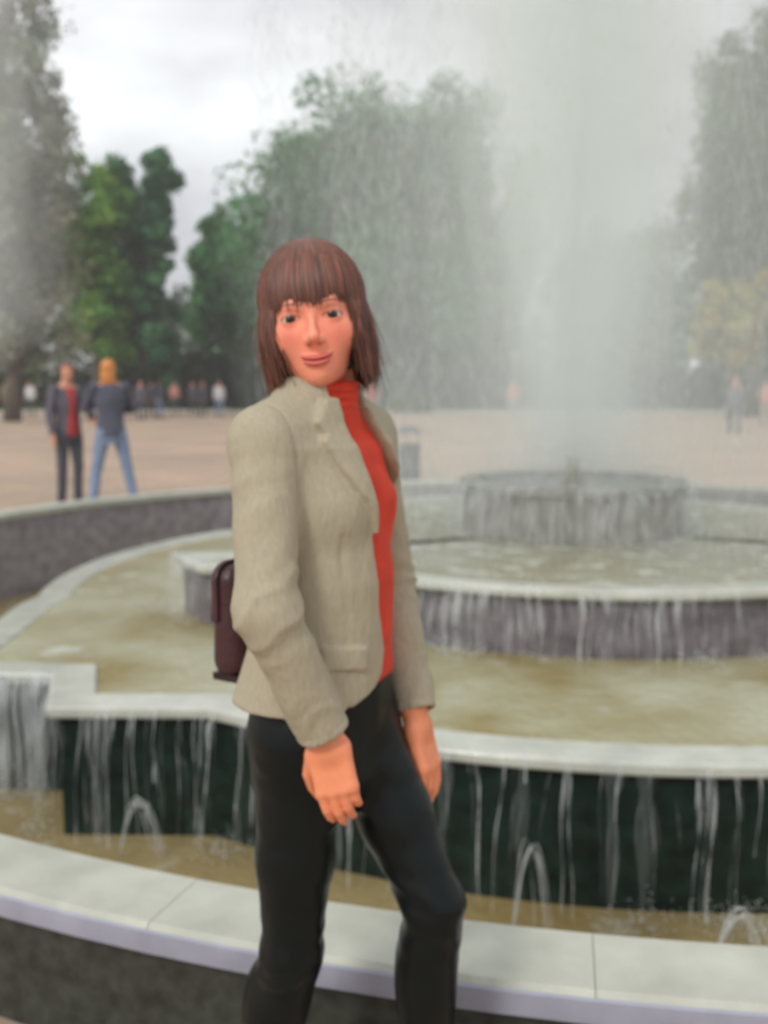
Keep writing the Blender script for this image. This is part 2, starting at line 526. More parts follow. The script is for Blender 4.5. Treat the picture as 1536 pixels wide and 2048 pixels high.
# tier outlines (relative to the centre, counter-clockwise): a circle with a stepped shoulder at the left and right front
def arc(r, a0, a1, n):
    return [(r*math.sin(a0+(a1-a0)*i/(n-1)), -r*math.cos(a0+(a1-a0)*i/(n-1))) for i in range(n)]   # angle from the front (-Y)
S_ = 1.06
def outline_low():
    r = 3.28*S_
    sh = [(-1.87, -2.70), (-2.48, -2.69), (-2.60, -2.26), (-3.16, -2.22), (-3.24, -0.85)]
    sh = [(x*S_, y*S_) for x, y in sh]
    left = sh
    right = [(-x, y) for x, y in reversed(sh)]
    a_s = math.atan2(1.87, 2.70); a_e = math.atan2(3.24, 0.85)
    back = arc(r, a_e+0.06, 2*math.pi-a_e-0.06, 60)
    front = arc(r, -a_s+0.03, a_s-0.03, 44)
    return left[::-1] + front + right[::-1] + back
def outline_up():
    r = 2.03*S_
    sh = [(-1.48, -1.40), (-2.13, -1.38), (-2.36, -0.98), (-1.80, -0.94)]
    sh = [(x*S_, y*S_) for x, y in sh]
    right = [(-x, y) for x, y in sh]
    a_s = math.atan2(1.48, 1.40); a_e = math.atan2(1.80, 0.94)
    return sh[::-1] + arc(r, -a_s+0.05, a_s-0.05, 36) + right + arc(r, a_e+0.05, 2*math.pi-a_e-0.05, 50)
def inset(pts, w):
    out = []; n = len(pts)
    for i in range(n):
        p0, p1, p2 = (Vector((*pts[(i+d) % n], 0)) for d in (-1, 0, 1))
        e1 = (p1-p0).normalized(); e2 = (p2-p1).normalized()
        n1 = Vector((-e1.y, e1.x, 0)); n2 = Vector((-e2.y, e2.x, 0))
        nn = n1+n2; nn.normalize(); k = max(0.5, nn.dot(n1))
        q = p1 + nn*(w/k); out.append((q.x, q.y))
    return out
def band(mb, outer, inner, z0, z1):
    n = len(outer); V = []
    for z in (z0, z1):
        for pts in (outer, inner): V += [(x, y, z) for x, y in pts]
    Fc = []
    for i in range(n):
        j = (i+1) % n
        Fc += [(i, j, 2*n+j, 2*n+i), (n+i, 3*n+i, 3*n+j, n+j), (2*n+i, 2*n+j, 3*n+j, 3*n+i), (i, n+i, n+j, j)]
    mb.add(V, Fc)
def fill(name, pts, z, m, parent=None, hole=None):
    n = len(pts)
    if hole is None:
        V = [(0, 0, z)] + [(x, y, z) for x, y in pts]
        Fc = [(0, 1+i, 1+(i+1) % n) for i in range(n)]
    return mesh_obj(name, V, Fc, m, parent, False)
LOW, UP = outline_low(), outline_up()
for pts, z0, z1, wm, nm, rw in ((LOW, -0.6, Z_T1, M_dark, 'lower', 0.20), (UP, Z_T1-0.1, Z_T2, M_mauve, 'upper', 0.14)):
    mb = MB(); band(mb, inset(pts, 0.05), inset(pts, rw+0.02), z0, z1-0.052)
    o = mb.build(nm + '_tier_wall', wm, fountain); smooth_by_angle(o, 30)
    mb = MB(); band(mb, pts, inset(pts, rw), z1-0.05, z1)
    o = mb.build(nm + '_tier_rim', M_wetstone, fountain); smooth_by_angle(o, 30)
    bv = o.modifiers.new('bevel', 'BEVEL'); bv.width = 0.012; bv.segments = 2; bv.limit_method = 'ANGLE'; bv.angle_limit = R(50)
# drum with a lip, nozzle in the middle
mb = MB(); mb.lathe([(0.725, Z_T2-0.12), (0.725, Z_DR-0.06), (0.755, Z_DR-0.055), (0.76, Z_DR-0.01), (0.75, Z_DR), (0.64, Z_DR), (0.63, Z_DR-0.04), (0.001, Z_DR-0.045)], 96)
o = mb.build('drum', M_drum, fountain); smooth_by_angle(o, 40)
for k in range(20):
    a = 2*math.pi*(k+.5)/20
    mb = MB(); mb.box((0, 0, 0), (0.006, 0.05, 0.13))
    p = mb.build('drum_pilaster', M_drum, fountain)
    p.location = (0.726*math.cos(a), 0.726*math.sin(a), Z_T2+0.12); p.rotation_euler = (0, 0, a)
mb = MB(); mb.lathe([(0.001, 0), (0.09, 0), (0.085, 0.03), (0.045, 0.05), (0.04, 0.16), (0.05, 0.165), (0.05, 0.19), (0.03, 0.19), (0.001, 0.17)], 24, (0, 0, Z_DR-0.05))
o = mb.build('nozzle', M_brass, fountain); smooth_by_angle(o)

# water sheets
def disc_water(name, rad_in, rad_out, z, m):
    o = annulus(name, np.linspace(rad_in, rad_out, 5), z, 96, m, (0, 0)); o.location = FC; tag(o, kind='structure'); return o
disc_water('basin_water', 2.6, 4.945, Z_OUT, M_water_low)
o = fill('lower_tier_water', inset(LOW, 0.15), Z_T1-0.012, M_water); o.location = FC; tag(o, kind='structure')
o = fill('upper_tier_water', inset(UP, 0.10), Z_T2-0.012, M_water_up); o.location = FC; tag(o, kind='structure')

# ------------------------------------------------------------------ falling water
def falls(name, outline, z0, z1, count, wmin, wmax, out, seed, arcs, m=None):
    """ribbons of water running over the lip of a tier, thicker where the flow bunches"""
    g = np.random.default_rng(seed)
    P = np.array(outline + [outline[0]]); L = np.r_[0, np.cumsum(np.hypot(*np.diff(P, axis=0).T))]
    V, Fc = [], []
    ph = g.random(6) * 6.28
    for _ in range(count):
        while True:
            s = g.random() * L[-1]
            k = 0.5 + 0.5*math.sin(s*2.1+ph[0])*math.sin(s*5.3+ph[1])
            if g.random() < 0.25 + 0.75*k: break
        x = np.interp(s, L, P[:, 0]); y = np.interp(s, L, P[:, 1])
        if math.cos(math.atan2(x, -y)) < arcs: continue
        x2 = np.interp((s+.02) % L[-1], L, P[:, 0]); y2 = np.interp((s+.02) % L[-1], L, P[:, 1])
        t = np.array([x2-x, y2-y]); t /= np.hypot(*t) + 1e-9
        nrm = np.array([t[1], -t[0]])
        w = wmin + (wmax-wmin)*g.random()**2.5
        reach = out*(0.35+g.random()); sway = (g.random()-.5)*0.09
        end = 1.0 if g.random() < .93 else g.random()*.6+.3
        n = 9; b = len(V)
        for i in range(n):
            u = end*i/(n-1)
            oo = -0.03 + 0.035*min(1, u*6) + reach*u
            z = z0 + 0.004 - (z0-z1)*u**1.6
            c = np.array([x, y]) + nrm*oo + t*(sway*u + 0.006*math.sin(9*u+ph[2]+s*7))
            ww = w*(1.25-0.8*u)*(0.8+0.4*math.sin(11*u+s*13))
            V.append((*(c - t*ww/2), z)); V.append((*(c + nrm*ww*.25), z)); V.append((*(c + t*ww/2), z))
        for i in range(n-1):
            for q in (0, 1):
                Fc.append((b+i*3+q, b+i*3+q+1, b+(i+1)*3+q+1, b+(i+1)*3+q))
    o = mesh_obj(name, V, Fc, m or M_stream, None, True); o.location = FC
    return tag(o, kind='stuff')
falls('waterfall', LOW, Z_T1, Z_OUT, 130, 0.06, 0.30, 0.05, 13, -0.3, stream_mat('water_sheet', 0.12, (40, 40, 3)))
falls('waterfall', LOW, Z_T1, Z_OUT, 760, 0.002, 0.024, 0.06, 3, -0.3)
STEP_ = [(-3.30, -2.36), (-2.79, -2.40), (-2.72, -2.42)]
falls('waterfall', [p for p in STEP_], Z_T1, Z_OUT, 210, 0.006, 0.05, 0.05, 14, -1.1, M_stream_thin)
falls('waterfall', UP, Z_T2, Z_T1-.01, 1300, 0.004, 0.035, 0.05, 4, -0.4, M_stream_thin)
falls('waterfall', arc(0.765, 0, 2*math.pi*0.999, 80), Z_DR, Z_T2, 330, 0.008, 0.05, 0.06, 5, -0.5, M_stream_thin)

def drops(name, P, length, width, dirs=None, label=None, cat=None, kind=None):
    """thin spindle-shaped drops, one mesh"""
    P = np.asarray(P, np.float32); n = len(P)
    if dirs is None: dirs = np.tile(np.array([0, 0, 1], np.float32), (n, 1))
    dirs = dirs / np.linalg.norm(dirs, axis=1)[:, None]
    u = np.cross(dirs, np.array([0.31, 0.9, 0.12], np.float32)); u /= np.linalg.norm(u, axis=1)[:, None]
    v = np.cross(dirs, u)
    V = np.empty((n, 5, 3), np.float32)
    hl = (length/2)[:, None]; w = width[:, None]
    V[:, 0] = P - dirs*hl; V[:, 4] = P + dirs*hl
    for k in range(3):
        a = 2*math.pi*k/3; V[:, 1+k] = P + (u*math.cos(a)+v*math.sin(a))*w
    base = np.array([[0, 2, 1], [0, 3, 2], [0, 1, 3], [4, 1, 2], [4, 2, 3], [4, 3, 1]])
    Fc = (np.arange(n)[:, None, None]*5 + base).reshape(-1, 3)
    o = mesh_obj(name, V.reshape(-1, 3), Fc, M_drop, None, True); o.location = FC
    return tag(o, label, cat, None, kind)

# tall jet: dense core, then water that spreads and falls back
g = np.random.default_rng(21)
def column(n, z0, z1, sig, zpow=1.0):
    z = z0 + (z1-z0)*g.random(n)**zpow
    s = sig(z); a = g.random(n)*2*math.pi; r = np.abs(g.normal(0, 1, n))*s
    return np.stack([r*np.cos(a), r*np.sin(a), z], 1)
Z0 = Z_DR + 0.1
core = column(5000, Z0, 5.6, lambda z: 0.30+0.05*(z-Z0), 1.1)
fall = column(15000, Z0-.05, 5.6, lambda z: 0.24+0.05*(z-Z0))
P = np.concatenate([core, fall])
# bunch the water into uneven strands
P[:, 0] += 0.03*np.sin(P[:, 2]*2.3+P[:, 1]*9); P[:, 1] += 0.03*np.sin(P[:, 2]*1.9+P[:, 0]*7)
D = np.stack([P[:, 0]*.12+g.normal(0, .05, len(P)), P[:, 1]*.12+g.normal(0, .05, len(P)), np.ones(len(P))], 1)
drops('water_jet', P, 0.03+0.08*g.random(len(P)), 0.0008+0.0014*g.random(len(P))**2, D,
      'tall white water jet shooting up from the stone drum', 'water jet')
# ring of finer spray round it, in vertical threads
n = 34000
th = g.random(420)*2*math.pi; tr_ = 1.15+1.0*g.random(420)
i = g.integers(0, 420, n)
z = Z_T2 + 5.2*g.random(n)
P = np.stack([tr_[i]*np.cos(th[i])+g.normal(0, .035, n), tr_[i]*np.sin(th[i])+g.normal(0, .035, n), z], 1)
drops('falling_spray', P, 0.05+0.10*g.random(n), 0.0006+0.0007*g.random(n)**2, None, kind='stuff')
# splashes where the falls land
def splash(outline, z, n, spread, zs, seed, out=0.08):
    g = np.random.default_rng(seed)
    Pq = np.array(outline + [outline[0]]); L = np.r_[0, np.cumsum(np.hypot(*np.diff(Pq, axis=0).T))]
    cl = g.random(90)*L[-1]
    s = (cl[g.integers(0, 90, n)] + g.normal(0, .05, n)) % L[-1]
    x = np.interp(s, L, Pq[:, 0]); y = np.interp(s, L, Pq[:, 1]); rr = np.hypot(x, y)
    k = 1 + (out + g.normal(0, spread, n))/rr
    zz = z + np.abs(g.normal(0, zs, n))
    return np.stack([x*k, y*k, zz], 1)
Ps = np.concatenate([splash(LOW, Z_OUT, 12000, .05, .04, 31), splash(UP, Z_T1, 4000, .05, .03, 32), splash(arc(.76, 0, 6.28, 60), Z_T2, 2500, .06, .035, 33),
                     splash(arc(.6, 0, 6.28, 60), Z_DR-.02, 5000, .16, .06, 34, 0)])
g = np.random.default_rng(5)
drops('splash', Ps, 0.004+0.012*g.random(len(Ps)), 0.0015+0.0035*g.random(len(Ps))**2, g.normal(0, 1, (len(Ps), 3)).astype(np.float32)+np.array([0, 0, .8], np.float32), kind='stuff')
# small arching spouts in the outer basin
def spout(x, y, w, hgt, ang, seed):
    g = np.random.default_rng(seed); mb = MB()
    for k in range(7):
        j = g.normal(0, .010, 3); pts = []
        for i in range(13):
            u = i/12; d = (u-.5)*w
            pts.append((x+math.cos(ang)*d+j[0]*u*2, y+math.sin(ang)*d+j[1]*u*2, Z_OUT + hgt*4*u*(1-u)*(1+j[2]*5)-.01))
        mb.tube(pts, [0.0022+.0022*g.random() for _ in pts], 6)
    o = mb.build('water_spout', M_stream_thin if hgt > .24 else M_stream, None, True)
    return tag(o, None, 'water spout')
o = spout(-0.95, 3.72, 0.17, 0.24, 0.1, 1); o['label'] = 'small arching water spout in the outer basin beside the stepped tier corner'
o = spout(0.48, 3.10, 0.13, 0.36, 0.25, 2); o['label'] = 'tall thin water spout before the dark wall beside the knee'
o = spout(1.12, 2.98, 0.15, 0.20, 0.0, 3); o['label'] = 'low broad water spout before the dark wall away from the woman'

# ------------------------------------------------------------------ spray hanging in the air round the jet
def mist_mat(name, dens):
    m = bpy.data.materials.new(name); m.use_nodes = True
    N, L = m.node_tree.nodes, m.node_tree.links
    N.remove(N['Principled BSDF'])
    v = N.new('ShaderNodeVolumePrincipled')
    v.inputs['Color'].default_value = (0.960, 1.0, 0.980, 1); v.inputs['Density'].default_value = dens
    v.inputs['Anisotropy'].default_value = 0.0
    L.new(v.outputs['Volume'], N['Material Output'].inputs['Volume'])
    return m
def mist(prof, dens, rag=0.0, seed=0):
    """closed body of hanging spray; its outline wanders so that no straight edge shows"""
    g = np.random.default_rng(seed+100); n = 40; nz = 34
    pr = np.array(prof); zz = np.linspace(pr[0, 1], pr[-1, 1], nz); rr = np.interp(zz, pr[:, 1], pr[:, 0])
    ph = g.random((6, 2))*6.28; fr = np.array([(1, 1.1), (2, 1.9), (3, 2.6), (5, 3.7), (7, 5.2), (4, 8.1)])
    V = []
    for z, r in zip(zz, rr):
        for k in range(n):
            a = 2*math.pi*k/n
            w = sum(math.sin(f[0]*a+p[0]+f[1]*.5*z)*math.sin(f[1]*z+p[1]) / (1+.25*q) for q, (f, p) in enumerate(zip(fr, ph)))
            q = r*(1+rag*w); V.append((q*math.cos(a), q*math.sin(a), z))
    Fc = [(i*n+k, i*n+(k+1) % n, (i+1)*n+(k+1) % n, (i+1)*n+k) for i in range(nz-1) for k in range(n)]
    Fc.append(tuple(reversed(range(n)))); Fc.append(tuple(range(len(V)-n, len(V))))
    o = mesh_obj('spray_mist', V, Fc, mist_mat('spray_mist', dens), None, True); o.location = FC
    return tag(o, kind='stuff')
for q, (rr, dn) in enumerate(((2.28, .030), (2.0, .042), (1.7, .050), (1.35, .050))):
    mist([(rr*.96, 0.55+q*.004), (rr, 1.5), (rr*.98, 4.0), (rr*.88, 5.8), (rr*.5, 6.6-q*.05)], dn, .05, q)
for q, (rr, dn) in enumerate(((1.0, .10), (0.86, .22), (0.72, .42), (0.58, .75), (0.42, 1.1))):
    f = 0.46 + .36*(1-q/4)
    mist([(rr*f, 0.87+q*.012), (rr*(f+.06), 1.6), (rr*.98, 3.2), (rr*1.06, 5.0), (rr*.55, 6.3-q*.03)], dn, .09, 10+q)
# spray carried off by the wind past the rim
for q, (rr, dn) in enumerate(((1.25, .12), (0.95, .15))):
    o = mist([(rr*.5, 1.5+q*.06), (rr*.95, 2.0+q*.05), (rr, 3.4), (rr*.9, 5.2), (rr*.45, 6.3-q*.1)], dn, .06, 30+q)
    o.location = (-3.72, 8.0, 0)

# ================================================================== trees, hedges
def leaf_mat(name):
    return mat(name, (0.08, 0.12, 0.04), 0.55, tint=True, var=0.15, vscale=3, trans=0.3, spec=0.3)
M_leaf = leaf_mat('leaves')
M_bark = mat('bark', (0.11, 0.09, 0.07), 0.9, var=0.4, vscale=6, bump=0.6, bscale=14)
def leaves(name, C, Rr, nper, size, base, seed, parent, spread=0.42, flat=1.0):
    """leaf-sized faces gathered in clumps with centres C and radii Rr"""
    g = np.random.default_rng(seed)
    n = len(C)*nper
    idx = np.repeat(np.arange(len(C)), nper)
    d = g.normal(0, 1, (n, 3)); d /= np.linalg.norm(d, axis=1)[:, None]
    rr = g.random(n)**spread
    P = C[idx] + d*(Rr[idx]*rr)[:, None]*np.array([1, 1, flat])
    nn = d*0.6 + g.normal(0, .6, (n, 3)) + np.array([0, 0, .35]); nn /= np.linalg.norm(nn, axis=1)[:, None]
    u = np.cross(nn, g.normal(0, 1, (n, 3))); u /= np.linalg.norm(u, axis=1)[:, None]
    v = np.cross(nn, u)
    s = (size*(0.6+0.8*g.random(n)))[:, None]
    V = np.stack([P-u*s*.75, P-v*s*.38+nn*s*.1, P+u*s*.75, P+v*s*.38+nn*s*.1], 1).reshape(-1, 3)
    Fc = np.arange(n*4).reshape(-1, 4)
    cl = 1 + 0.22*g.normal(0, 1, (len(C), 1))
    hue = g.normal(0, .1, (len(C), 1))
    c = np.array(base)[None]*np.clip(cl, .55, 1.6)[idx]*(1+.18*g.normal(0, 1, (n, 1)))
    c[:, 0] *= (1+hue[idx, 0]); c = np.clip(c, .008, .5)
    return mesh_obj(name, V, Fc, M_leaf, parent, False, np.repeat(c, 4, axis=0))

def tree(name, label, x, y, h, rx, base, color, seed, nclump=150, nper=110, size=0.24, group=None, top=1.0, hollow=0.35, lean=0.0, crad=0.2):
    g = np.random.default_rng(seed)
    root = empty(name, (x, y, 0), 0, label, 'tree', group)
    cz = (h+base)/2; rz = (h-base)/2
    # a few big lobes make the outline uneven, clumps fill them
    nl = 9
    lob = []
    for k in range(nl):
        a = 2*math.pi*k/nl*1.618*2 + g.random(); zz = -0.85+1.6*(k+.5)/nl
        rad = math.sqrt(max(.05, 1-zz*zz))*(.38+.25*g.random())
        lob.append((rad*math.cos(a)*rx + lean*zz*rx, rad*math.sin(a)*rx, cz+zz*rz*.85, (.48+.20*g.random())))
    C, Rr = [], []
    while len(C) < nclump:
        l = lob[g.integers(nl)]
        d = g.normal(0, 1, 3); d /= np.linalg.norm(d)
        q = (hollow+(1-hollow)*g.random())*l[3]
        p = np.array([l[0]+d[0]*q*rx, l[1]+d[1]*q*rx, l[2]+d[2]*q*rz*.9])
        if p[2] < base*.85 or p[2] > h: continue
        C.append(p); Rr.append(rx*crad*(.75+.8*g.random()))
    C = np.array(C); Rr = np.array(Rr)
    leaves('crown', C, Rr, nper, size, color, seed+1, root)
    mb = MB()
    tr = max(.12, h*0.018)
    pts = [(0.15*math.sin(i*1.3+seed), 0.1*math.cos(i*1.7+seed), h*.82*i/8) for i in range(9)]
    mb.tube(pts, [tr*(1.25 if i == 0 else 1-.1*i) for i in range(9)], 9)
    for k in range(14):
        t = C[g.integers(len(C))]
        i0 = 2+int(g.integers(5)); p0 = Vector(pts[i0]); p1 = Vector(t)
        m = p0.lerp(p1, .5)+Vector((0, 0, .08*h*g.random()))
        r0 = tr*(1-.1*i0)*.5
        mb.tube([p0, p0.lerp(m, .5)+Vector(g.normal(0, .1, 3)), m, m.lerp(p1, .6), p1], [r0, r0*.8, r0*.6, r0*.4, r0*.15], 6)
    o = mb.build('trunk', M_bark, root, True)
    return root

def X(px, d): return (px-768)/2000*d
TG = 'trees beyond the plaza'
tree('broadleaf_tree', 'tall grey-green tree with open gaps in its crown', X(35, 42), 42, 18.0, 3.2, 2.2, (0.23, 0.26, 0.18), 11, 260, 95, 0.20, TG, hollow=.45, crad=.22)
tree('broadleaf_tree', 'bright yellow-green tree between the grey-green tree and the dark one', X(195, 60), 60, 14.8, 2.7, 2.2, (0.15, 0.31, 0.06), 12, 190, 110, 0.24, TG, hollow=.15)
tree('broadleaf_tree', 'dark green dense tree beside the bright yellow-green tree', X(290, 62), 62, 16.8, 2.7, 1.8, (0.065, 0.20, 0.085), 13, 230, 120, 0.25, TG, hollow=.15)
tree('broadleaf_tree', 'smaller rounded green tree beside the big central tree', X(462, 72), 72, 14.4, 3.2, 2.0, (0.075, 0.235, 0.07), 14, 200, 110, 0.28, TG, hollow=.15)
tree('broadleaf_tree', 'broad green tree veiled by spray behind the woman', X(655, 64), 64, 19.4, 5.6, 2.4, (0.07, 0.25, 0.07), 15, 330, 130, 0.30, TG, hollow=.1, crad=.26)
tree('broadleaf_tree', 'tallest of the two massed trees behind the fountain spray', X(850, 66), 66, 20.0, 5.2, 2.4, (0.07, 0.25, 0.075), 16, 330, 130, 0.30, TG, hollow=.1, crad=.26)
tree('broadleaf_tree', 'lower tree at the side of the massed trees, by the jet', X(985, 64), 64, 16.2, 3.4, 2.0, (0.085, 0.24, 0.08), 17, 200, 110, 0.28, TG, hollow=.15)
tree('broadleaf_tree', 'pale green tree standing behind the water jet', X(1240, 84), 84, 15.0, 6.0, 2.0, (0.11, 0.21, 0.07), 18, 160, 110, 0.34, TG)
tree('broadleaf_tree', 'tall tree with a domed top on the far side of the jet', X(1500, 50), 50, 19.4, 3.6, 3.0, (0.07, 0.15, 0.05), 19, 300, 130, 0.24, TG, hollow=.15, crad=.25)
tree('rounded_bush', 'yellow-leaved round bush beyond the jet', X(1450, 45), 45, 6.3, 1.75, 2.4, (0.52, 0.40, 0.10), 20, 110, 100, 0.2, None, hollow=.1)['category'] = 'bush'

def bush(x, y, w, h, color, seed, label, size=.2, dp=1.2):
    g = np.random.default_rng(seed)
    root = empty('hedge_bush', (x, y, 0), 0, label, 'bush', 'bushes along the lawn edge')
    n = max(14, int(w*h*5))
    C = np.stack([g.uniform(-w/2, w/2, n), g.uniform(-dp/2, dp/2, n), g.uniform(.12, 1, n)*h*.86], 1)
    C[:, 2] *= 1-.45*np.abs(C[:, 0]/(w/2))**3
    leaves('foliage', C, np.full(n, min(.75, h*.28))*(.7+.6*g.random(n)), 70, size, color, seed+3, root)
    mb = MB()
    for k in range(5):
        p = C[g.integers(n)]
        mb.tube([(p[0]*.04, p[1]*.04, 0), (p[0]*.6, p[1]*.6, p[2]*.5), tuple(p)], [.05, .035, .015], 5)
    mb.build('stems', M_bark, root, True)
    return root
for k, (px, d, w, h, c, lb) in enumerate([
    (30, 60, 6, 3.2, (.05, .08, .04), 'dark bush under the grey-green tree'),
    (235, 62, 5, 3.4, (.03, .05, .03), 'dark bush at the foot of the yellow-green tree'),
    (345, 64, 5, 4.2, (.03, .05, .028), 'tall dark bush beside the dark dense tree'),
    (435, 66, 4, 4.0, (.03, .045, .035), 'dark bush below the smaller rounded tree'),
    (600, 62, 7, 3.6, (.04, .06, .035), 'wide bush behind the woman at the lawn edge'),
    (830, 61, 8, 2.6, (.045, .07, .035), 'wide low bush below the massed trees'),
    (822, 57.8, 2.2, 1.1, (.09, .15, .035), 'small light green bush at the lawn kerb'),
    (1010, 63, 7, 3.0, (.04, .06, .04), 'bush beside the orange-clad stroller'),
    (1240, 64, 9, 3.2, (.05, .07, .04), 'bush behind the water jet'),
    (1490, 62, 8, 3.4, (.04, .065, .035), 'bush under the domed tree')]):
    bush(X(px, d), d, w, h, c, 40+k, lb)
# far wood that closes the view
g = np.random.default_rng(77)
n = 420
C = np.stack([g.uniform(-75, 75, n), g.uniform(105, 125, n), g.random(n)**.8], 1)
C[:, 2] *= 8.5 + 2.5*np.sin(C[:, 0]*.21) + 1.5*np.sin(C[:, 0]*.53+1)
o = leaves('distant_woodland', C, np.full(n, 2.2), 60, .6, (0.055, 0.085, 0.04), 78, None); tag(o, kind='stuff')

# ------------------------------------------------------------------ litter bin on the plaza
M_bin = mat('dark_grey_painted_steel', (0.11, 0.10, 0.125), 0.4, var=0.2, vscale=12)
bn = empty('litter_bin', (X(819, 12.0), 12.0, 0), 0, 'dark grey upright litter bin on the plaza behind the fountain', 'litter bin')
mb = MB(); mb.lathe([(.001, .0), (.13, .0), (.13, .03), (.115, .05), (.115, .74), (.12, .75), (.001, .75)], 24); smooth_by_angle(mb.build('bin_body', M_bin, bn))
for k in range(14):
    a = 2*math.pi*k/14; mb = MB(); mb.box((0, 0, .4), (.006, .014, .33)); p = mb.build('slat', M_bin, bn); p.location = (.121*math.cos(a), .121*math.sin(a), 0); p.rotation_euler = (0, 0, a)
mb = MB(); mb.lathe([(.001, .97), (.08, .955), (.135, .91), (.14, .885), (.13, .885), (.001, .93)], 24); smooth_by_angle(mb.build('bin_hood', M_bin, bn))
for k in range(3):
    a = 2*math.pi*k/3+.4; mb = MB(); mb.tube([(.11*math.cos(a), .11*math.sin(a), .74), (.11*math.cos(a), .11*math.sin(a), .90)], .008, 6); mb.build('hood_post', M_bin, bn)

# ================================================================== people
def rot(ax, deg):
    return np.array(Matrix.Rotation(R(deg), 3, ax), np.float32)

def hand_mesh(wrist, axis, back, side, curl, h=0.0022, scale=1.0, spread=0.0, forearm=0.07):
    """palm, four unequal bent fingers and a thumb; axis wrist->knuckles, back = normal of the back of the hand,
    side = +1 when the thumb lies at axis x back"""
    x = np.array(axis, np.float32); x /= np.linalg.norm(x)
    z = np.array(back, np.float32); z -= x*(z@x); z /= np.linalg.norm(z)
    y = np.cross(z, x)*side
    M = np.stack([x, y, z], 1)          # columns
    chains = []
    for yb, L, xb, extra in ((.027, .066, .083, 0), (.009, .074, .087, 4), (-.009, .069, .084, 9), (-.025, .054, .077, 15)):
        p = np.array([xb, yb, .001]); a = curl*.55+extra*.5; ch = [p]
        for l, da in ((.46, 0), (.30, curl), (.24, curl*.8)):
            a += da
            d = np.array([math.cos(R(a)), yb*spread*8+(-yb*1.2), -math.sin(R(a))]); d /= np.linalg.norm(d)
            p = p + d*L*l; ch.append(p)
        chains.append(ch)
    th = [np.array([.022, .030, -.006]), np.array([.052, .046, -.018]), np.array([.078, .047, -.030]), np.array([.098, .042, -.038])]
    def fn(P):
        Q = (P - np.array(wrist, np.float32)) @ M / scale
        d = rbox(Q, (.047, .001, -.001), (.044, .036, .0125), .011)
        d = smin(d, ell(Q, (.03, .02, -.009), (.03, .016, .014)), .012)
        d = smin(d, seg(Q*np.array([1, .82, 1.1], np.float32), (-forearm, 0, 0), (.012, 0, 0), .025, .022), .018)
        f = None
        for ch in chains:
            for i, (r1, r2) in enumerate(((.0092, .0082), (.0082, .0075), (.0075, .0062))):
                e = seg(Q, ch[i], ch[i+1], r1, r2)
                f = e if f is None else np.minimum(f, e)
        d = smin(d, f, .006)
        t = np.minimum(np.minimum(seg(Q, th[0], th[1], .0135, .0105), seg(Q, th[1], th[2], .0105, .009)), seg(Q, th[2], th[3], .009, .0068))
        return smin(d, t, .008)*scale
    c = np.array(wrist) + M @ np.array([.06*scale, 0, -.02*scale])
    return iso(fn, c-.135*scale, c+.135*scale, h, 1)

def head_fn(Q, female=True):
    """Q in head space: x face forward, y to the left, z up; chin near -0.105, crown near 0.11"""
    d = ell(Q, (-.016, 0, .030), (.092, .073, .081))
    d = smin(d, ell(Q, (.030, 0, -.030), (.058, .0535, .072)), .03)
    d = smin(d, ell(Q, (.034, 0, -.069), (.042, .036, .033)), .025)
    d = smin(d, sph(Q, (.066, 0, -.087), .0150), .018)
    for s in (-1, 1):
        d = smin(d, sph(Q, (.051, s*.038, -.026), .024), .026)
    d = smin(d, ell(Q, (.035, 0, .040), (.052, .060, .050)), .02)
    d = smin(d, seg(Q, (.079, -.030, .0165), (.079, .030, .0165), .0085, .0085), .014)
    for s in (-1, 1):
        d = smax(d, -sph(Q, (.101, s*.0315, -.001), .0155), .012)
    # nose
    n = seg(Q, (.085, 0, .004), (.102, 0, -.029), .0044, .0066)
    n = smin(n, sph(Q, (.103, 0, -.031), .0076), .007)
    for s in (-1, 1): n = smin(n, sph(Q, (.094, s*.0096, -.0355), .0058), .006)
    d = smin(d, n, .009)
    # lips
    Q2 = Q.copy(); Q2[:, 2] = Q[:, 2] - 9.0*np.minimum(Q[:, 1]**2, .0007)     # corners of the mouth lift in a smile
    lip = smin(ell(Q2, (.0865, 0, -.0620), (.0075, .0240, .0040)), ell(Q2, (.0855, 0, -.0695), (.0085, .0200, .0048)), .002)
    d = smin(d, lip, .005)
    d = smax(d, -ell(Q2, (.096, 0, -.0655), (.008, .026, .0009)), .003)
    # eyelids round the eyeballs
    for s in (-1, 1):
        e = sph(Q, (.0715, s*.0315, -.001), .0140)
        yy = (Q[:, 1]-s*.0315)/.0135
        zz = (Q[:, 2]+.0015)
        op = np.abs(zz-.0006) - .0043*np.clip(1-yy*yy, 0, 1)
        e = smax(e, -np.maximum(op, .070-Q[:, 0]), .0012)
        d = smin(d, e, .005)
    return d

